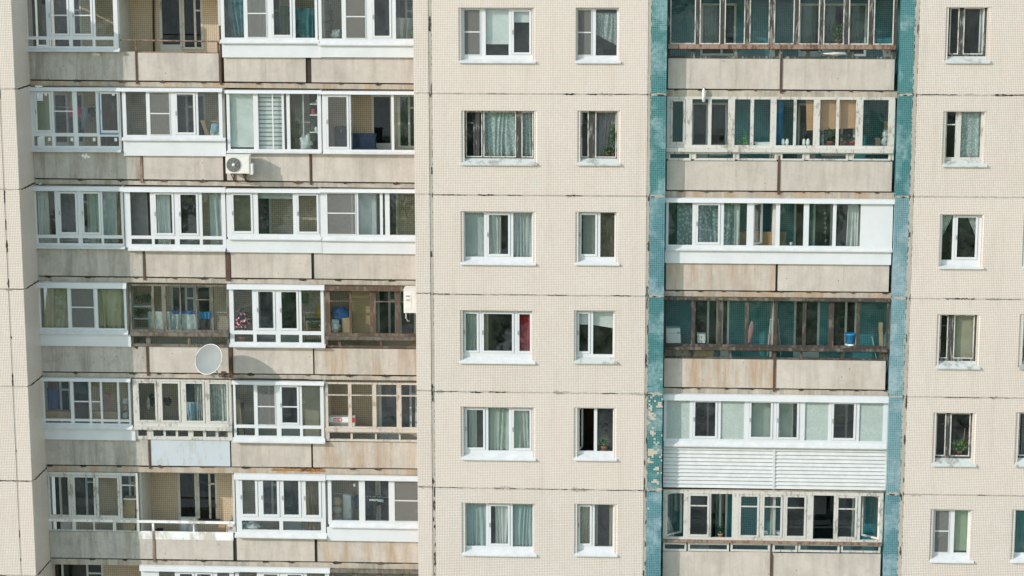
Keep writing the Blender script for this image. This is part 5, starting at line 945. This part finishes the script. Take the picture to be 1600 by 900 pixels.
# ---- right balconies
YH = YR+.13
bundle('plastic_bag', 'long pale plastic bundle lying behind the low panes of the top right balcony', 'bundle', 1306, 83, 46, 9, YH+.1, 'bag', None, .25); sheet('curtain', 'white curtain behind the second pane of the top right balcony', 'curtain', 1107, 1122, 4, 69, YRB+.12, 'c_white', 3, .03, CURT); sheet('curtain', 'grey curtain behind the balcony door of the top right balcony', 'curtain', 1254, 1276, 6, 69, YRB+.12, 'c_grey', 3, .03, CURT)
pot_plant('green plant behind the seventh pane of the top right balcony', 1309, 70, 30, 20, YH+.4, 'leaf', 90, size=.09, potpx=8); carton('small pale box in the right low pane of the top right balcony', 1381, 1393, 78, 90, YH+.1, .2, 'carton_white')
t = thing('bamboo_blind', 'torn bamboo blind hanging askew across the right balcony', 'blind', None)
for k in range(17):
    f = k/16; y = 157+k*2.8; xr = 1350-f*2; dz = -.03*f
    X0, X1 = at(1259+f*1.5, y, YH).x, at(xr, y, YH).x; z = at(1305, y, YH).z; k2 = .9*f; obj('slat', tilted_box(X0, X1, YH, YH+.01, z-.02*k2+.024, z+.07*k2+.024, z-.02*k2-.022, z+.07*k2-.022), 'bamboo', t)
pot_plant('bright green conifer shaped plant on the right balcony sill', 1164, 228.5, 23, 9, YH-.02, 'leaf_lime', 170, size=.05, potpx=5, spire=True); pot_plant('low green plant left of the conifer shaped plant', 1153, 228.5, 8, 6, YH, 'leaf_lime', 40, size=.04, potpx=4)
t = thing('window_box', 'white window box on the sill of the right balcony', 'box'); boxpx('trough', 1180, 1203, 223.5, 228.5, YH-.06, .12, 'white', t); boxpx('rim', 1179, 1204, 222.5, 224.2, YH-.07, .14, 'white', t)
for g_, xs in (('left', (1223.5, 1230)), ('right', (1256, 1262.5))):
    t = thing('slippers', g_+' pair of white slippers standing upright on the sill', 'slippers', 'slippers on the sill')
    for x in xs:
        b = MB().blob(at(x, 222.5, YH-.02), .05, .022, .105, .05); o = obj('slipper', b, 'white', t, True); obj('sole', MB().blob(at(x, 222.5, YH+.004), .046, .012, .10, .05), 'ac_grey', o, True)
sheet('curtain', 'bright blue curtain edge behind the middle of the right balcony', 'curtain', 1210, 1223, 155, 229, YH+.1, 'azure', 3, .04, CURT)
pot_plant('leafy plant in a terracotta pot under the bamboo blind', 1296, 228.5, 27, 22, YH+.03, 'leaf_dark', 110, size=.08, potpx=9); pot_plant('trailing plant in a small pot right of the middle upright under the bamboo blind', 1318, 228.5, 20, 16, YH+.05, 'leaf_dark', 70, size=.07, potpx=9); pot_plant('small plant in a bright red pot under the right end of the bamboo blind', 1331.5, 228.5, 14, 12, YH+.03, 'leaf_dark', 40, 'redpaint', 8, size=.06)
carton('brown box on top of the pile at the right end of the old white glazing', 1382, 1390, 190, 203, YH+.3, .2); bundle('bag', 'pale bag in the pile below the brown box', 'bag', 1384, 210, 11, 13, YH+.25, 'bag', None, .35); bundle('bag', 'grey bag at the bottom of the pile below the brown box', 'bag', 1383, 221, 12, 13, YH+.2, 'c_grey', None, .3); carton('narrow brown box left of the pile of bags', 1369, 1375, 216, 229, YH+.2, .15)
t = thing('vent_pipe', 'white plastic vent tube hanging below the slab of the top right balcony', 'vent'); p = at(1099.5, 138, YR-.06); q = at(1099.5, 159, YR-.06); obj('tube', MB().tube([p, (p.x, p.y-.02, (p.z+q.z)/2+.05), q], [.025, .05, .045], 10), 'white', t, True); obj('bracket', MB().box(p.x-.02, p.x+.02, p.y, YR+.014, p.z-.02, p.z+.02), 'steel', t)
sheet('curtain', 'leaf patterned curtain behind the first pane of the third right balcony', 'curtain', 1058, 1084, 317, 390, YH+.05, 'c_dots', 4, .03, CURT); sheet('curtain', 'leaf patterned curtain filling the second pane of the third right balcony', 'curtain', 1088, 1124, 317, 390, YH+.05, 'c_dots', 5, .03, CURT); sheet('curtain', 'leaf patterned curtain behind the third pane of the third right balcony', 'curtain', 1129, 1150, 317, 390, YH+.05, 'c_dots', 3, .03, CURT); sheet('curtain', 'plain white curtain edge beside the leaf patterned curtain', 'curtain', 1147, 1156, 317, 390, YH+.03, 'c_white', 2, .03, CURT)
carton('long brown cardboard panel standing across three panes of the third right balcony', 1155, 1228, 362.5, 386, YH+.5, .15, 'carton'); sheet('curtain', 'white curtain gathered at the right of the third right balcony', 'curtain', 1322, 1344, 317, 390, YH+.05, 'c_white', 4, .05, CURT, left=lambda v: .1-.1*v)
t = thing('garland', 'string of pale round ornaments hanging in the sixth pane of the third right balcony', 'garland'); obj('string', MB().tube([at(1289, 330, YRB-.05), at(1290, 383, YRB-.05)], .004, 4), 'white', t)
for k, y in enumerate((333, 341, 349, 356, 363, 376)): obj('ornament', MB().blob(at(1289+(k % 2), y, YRB-.06), .035, .02, .04, .1), 'bag', t, True)
t = thing('cup', 'white cup on the sill of the third right balcony', 'cup'); p = at(1236, 384, YH); obj('body', MB().lathe(p, [(0, 0), (.03, 0), (.04, .10), (.035, .10), (0, .02)], (0, 0, 1), 12), 'white', t, True); obj('handle', MB().tube([(p.x+.035, p.y, p.z+.08), (p.x+.065, p.y, p.z+.06), (p.x+.033, p.y, p.z+.03)], .006, 5), 'white', t)
t = thing('appliance_box', 'white carton with grey print in the corner of the dark wooden balcony', 'box'); obj('body', rot_box_px(MB(), 1041.5, 1064, 513, 536, YH+.02, .3, -.06), 'carton_white', t); obj('printed_label', rot_box_px(MB(), 1058, 1062, 518.5, 521.5, YH+.012, .007), 'steel', t); obj('printed_line', rot_box_px(MB(), 1044.5, 1056, 520.2, 521, YH+.012, .007), 'steel', t)
for i, (y, lab) in enumerate(((527, 'topmost white packet of the small pile in the dark wooden balcony'), (534, 'lower white packet of the small pile in the dark wooden balcony'))): carton(lab, 1090, 1102, y-5, y+2, YH+.15, .2, 'carton_white', 'white packets piled on the right balcony')
t = thing('ironing_board', 'pink ironing board standing on end in the dark wooden balcony', 'ironing board'); b = MB().blob(at(1173, 519, YH+.15), .07, .025, .32, .05); b.v = [(v[0]+.12*(v[2]-at(1173, 519, YH).z), v[1], v[2]) for v in b.v]; obj('padded_top', b, 'pinkcloth', t, True); obj('leg', MB().tube([at(1170, 515, YH+.2), at(1168, 548, YH+.2)], .01, 5), 'steel', t)
t = thing('folding_chair', 'folding chair with pink seat leaning in the dark wooden balcony', 'chair'); obj('seat', rot_box_px(MB(), 1200, 1218, 522, 538, YH+.2, .04), 'pinkcloth', t)
for (xa, xb) in ((1204, 1199), (1216, 1220)): obj('leg', MB().tube([at(xa, 498, YH+.22), at(xb, 556, YH+.15)], .012, 6), 'pvc_b', t)
obj('back_rail', MB().tube([at(1204, 499, YH+.22), at(1216, 499, YH+.22)], .012, 6), 'pvc_b', t)
t = thing('bucket', 'bright blue bucket on the sill of the dark wooden balcony', 'bucket'); p = at(1328.5, 540.5, YH+.02); obj('body', MB().lathe(p, [(0, .05), (.125, .05), (.155, .33), (.165, .33), (.165, .36), (.14, .35), (.10, .34), (0, .34)], (0, 0, 1), 20), 'blue', t, True); obj('foot', MB().lathe(p, [(0, 0), (.14, 0), (.15, .05), (.12, .075), (0, .075)], (0, 0, 1), 20), 'white', t, True)
for x0, x1, le, lab in ((1375, 1381, -.05, 'pale plank leaning at the right end of the dark wooden balcony'), (1369, 1370.5, -.22, 'thin white rod leaning left of the pale plank')): t = thing('plank', lab, 'plank'); obj('board', rot_box_px(MB(), x0, x1, 504 if x0 > 1370 else 526, 560, YH+.1, .03, le), 'wood' if x0 > 1370 else 'white', t)
t = thing('drawer_chest', 'pale chest of drawers in the low left panes of the dark wooden balcony', 'chest'); boxpx('body', 1040, 1076, 547, 566, YH+.12, .3, 'b_beige', t); boxpx('drawer', 1041, 1056, 548, 560, YH+.10, .019, 'wood_grey', t); boxpx('drawer', 1058, 1074, 548, 560, YH+.10, .019, 'b_beige', t); boxpx('handle', 1064, 1068, 549.5, 550.5, YH+.09, .009, 'black', t)
t = thing('board', 'orange brown board in the low panes of the dark wooden balcony', 'board'); obj('board', rot_box_px(MB(), 1082, 1112, 547, 565, YH+.1, .03, .2), 'wood', t)
sheet('dust_sheet', 'white sheet bulging behind the open left casement of the lowest right balcony', 'sheet', 1038, 1055, 805, 843, YH+.45, 'white', 3, .06, right=lambda v: .25+.75*v**.6); pot_plant('small leafy plant in a pale pot by the open pane of the lowest right balcony', 1125.5, 840, 20, 12, YH, 'leaf_dark', 70, 'carton', 8, size=.07); carton('white packet left of the grey post in the lowest right balcony', 1190, 1199, 832, 840, YH+.03, .15, 'carton_white', 'white packets on the lowest right sill'); carton('white packet right of the grey post in the lowest right balcony', 1208, 1219, 831, 840, YH+.03, .15, 'carton_white', 'white packets on the lowest right sill')
sheet('curtain', 'pale curtain behind the third pane of the lowest right balcony', 'curtain', 1118, 1130, 771, 842, YRB+.12, 'c_green', 3, .03, CURT)

# ---- the wood across the yard, far behind the camera: seen only as reflections in the panes
b = MB(); random.seed(21)
for k in range(130):
    x, y = random.uniform(-95, 95), random.uniform(-190, -84); h = random.uniform(8, 15); R_ = random.uniform(2.6, 4.6)
    b.tube([(x, y, -34), (x+.2, y, -34+h*.5)], [.25, .15], 5)
    for c in range(4): b.blob((x+random.uniform(-1, 1)*R_*.5, y+random.uniform(-1, 1)*R_*.5, -34+h*random.uniform(.5, .95)), R_*.6, R_*.6, R_*.55, .35, 5, 10, 7)
    b.leaves((x, y, -34+h*.7), R_, R_, h*.35, 90, .9)
obj('woodland', b, 'leaf')['kind'] = 'stuff'

# ---- small marks and fittings
for (x, y, lab) in ((71.5, 147.5, 'white sticker in the upper corner of the leftmost second row pane'), (62.5, 147.5, 'white sticker at the upper left of the leftmost second row pane'), (177, 147.5, 'white sticker in the upper corner of the blue edged pane')): tag(boxpx('sticker', x-2, x+2, y-2, y+2, YU-.02, .003, 'white', None), lab, 'sticker', 'stickers on the new panes')
for k, (x, y) in enumerate(((77.2, 217.5), (112.3, 217.8), (147, 218), (180.8, 218.2))): tag(boxpx('sticker', x-2, x+2, y-2.6, y+2.6, YU+.018, .003, 'white', None), ('first', 'second', 'third', 'fourth')[k]+' white sticker from the left along the low second row panes', 'sticker', 'stickers on the new panes')
t = thing('edge_trim', 'blue protective edging left on the right sash of the second row left balcony', 'edging'); boxpx('side_strip', 155, 156.6, 145, 210, YU-.02, .004, 'azure', t); boxpx('bottom_strip', 156.6, 185, 208.3, 210, YU-.02, .004, 'azure', t)
for (x, y, w, h, Y) in ((150, 84.5, 12, 3, YL), (134, 243.5, 14, 5, YL), (213, 541, 6, 8, YL)):
    z = at(x, y, Y).z; xx = at(x, y, Y).x; obj('paint_splash', MB().ragged((xx-w/111, z), (xx+w/111, z-.02), h/111, h/90, Y-.003, .02, .03, False, .9), 'white_wash' if y < 500 else 'gap', BUILD)
for (x, y0, y1, Y, w) in ((1150, 92, 137, YR, .007), (1150, 252, 285, YR, .012), (1079, 92, 137, YR, .004), (1258, 93, 138, YR, .004), (1325, 94, 138, YR, .004), (1152, 407, 450, YR, .006), (1080, 407, 450, YR, .005), (1318, 408, 453, YR, .005), (1250, 565, 606, YR, .004), (1140, 866, 905, YR, .005), (1075, 866, 905, YR, .005), (1315, 868, 906, YR, .005), (523, 92, 129, YL, .005), (586, 92, 129, YL, .007), (415, 92, 129, YL, .004), (123, 544, 576, YL, .006), (103, 690, 722, YL, .009), (425, 397, 433, YL, .004), (583, 548, 583, YL, .005), (623, 548, 584, YL, .006), (297, 390, 432, YL, .004), (150, 690, 722, YL, .006)):
    xx = at(x, (y0+y1)/2, Y).x; obj('panel_seam', MB().ragged((at(x, y0, Y).z, xx), (at(x, y1, Y).z, xx), w, w, Y-.002, .02, .05, True, .5), 'slab', BUILD)
sheet('curtain', 'plain grey green curtain behind the fourth pane above the ribbed siding', 'curtain', 1171, 1207, 626, 693, YH+.03, 'c_green', 1, .01, CURT); sheet('curtain', 'plain grey green curtain behind the fifth pane above the ribbed siding', 'curtain', 1214, 1239, 626, 693, YH+.03, 'c_green', 1, .01, CURT)
# rust stain strip over the glazing of the sixth row
for (x0, x1, y) in ((423, 503, 732.5), (465, 508, 734)):
    obj('rust_scale', MB().ragged((at(x0, y, YL).x, at(x0, y, YL).z-.03), (at(x1, y, YL).x, at(x1, y, YL).z-.03), .02, .025, YL-.006, .02, .04, False, .9), M.setdefault('orange_rust', plain('orange_rust', (.40, .19, .06), .9, .4)), BUILD)
# loose cables
t = thing('cable', 'thin dark cable running from the satellite dish along the slab edge', 'cable'); obj('cable', MB().tube([at(350, 588, YL-.03), at(368, 590.5, YL-.02), at(420, 592, YL-.015), at(480, 592.5, YL-.015), at(505, 600, YL-.05)], .008, 5), 'black', t)

# added unseen ridge behind the camera, keeps horizon glow out of the panes
b = MB(); n = 60
for i in range(n+1):
    x = -1400+2800*i/n; h = 52+26*noise.noise(Vector((i*.22, 3.1, 0)))
    b.v += [(x, -760, -35), (x, -800, -34+h), (x, -900, -35)]
for i in range(n):
    k = i*3; b.f += [(k, k+3, k+4, k+1), (k+1, k+4, k+5, k+2)]
obj('added_ridge', b, plain('added_ridge_green', (.09, .12, .085), .95, .5, scale=.04))['kind'] = 'structure'

sheet('curtain', 'pale net curtain in the left window of the top right balcony', 'curtain', 1097, 1107, 4, 69, YRB+.12, 'c_white', 2, .03, CURT); sheet('curtain', 'grey green curtain behind the plant in the top right balcony', 'curtain', 1288, 1305, 4, 69, YRB+.12, 'c_green', 3, .03, CURT); sheet('curtain', 'pale curtain at the right end window of the top right balcony', 'curtain', 1330, 1350, 4, 69, YRB+.12, 'c_grey', 3, .03, CURT)
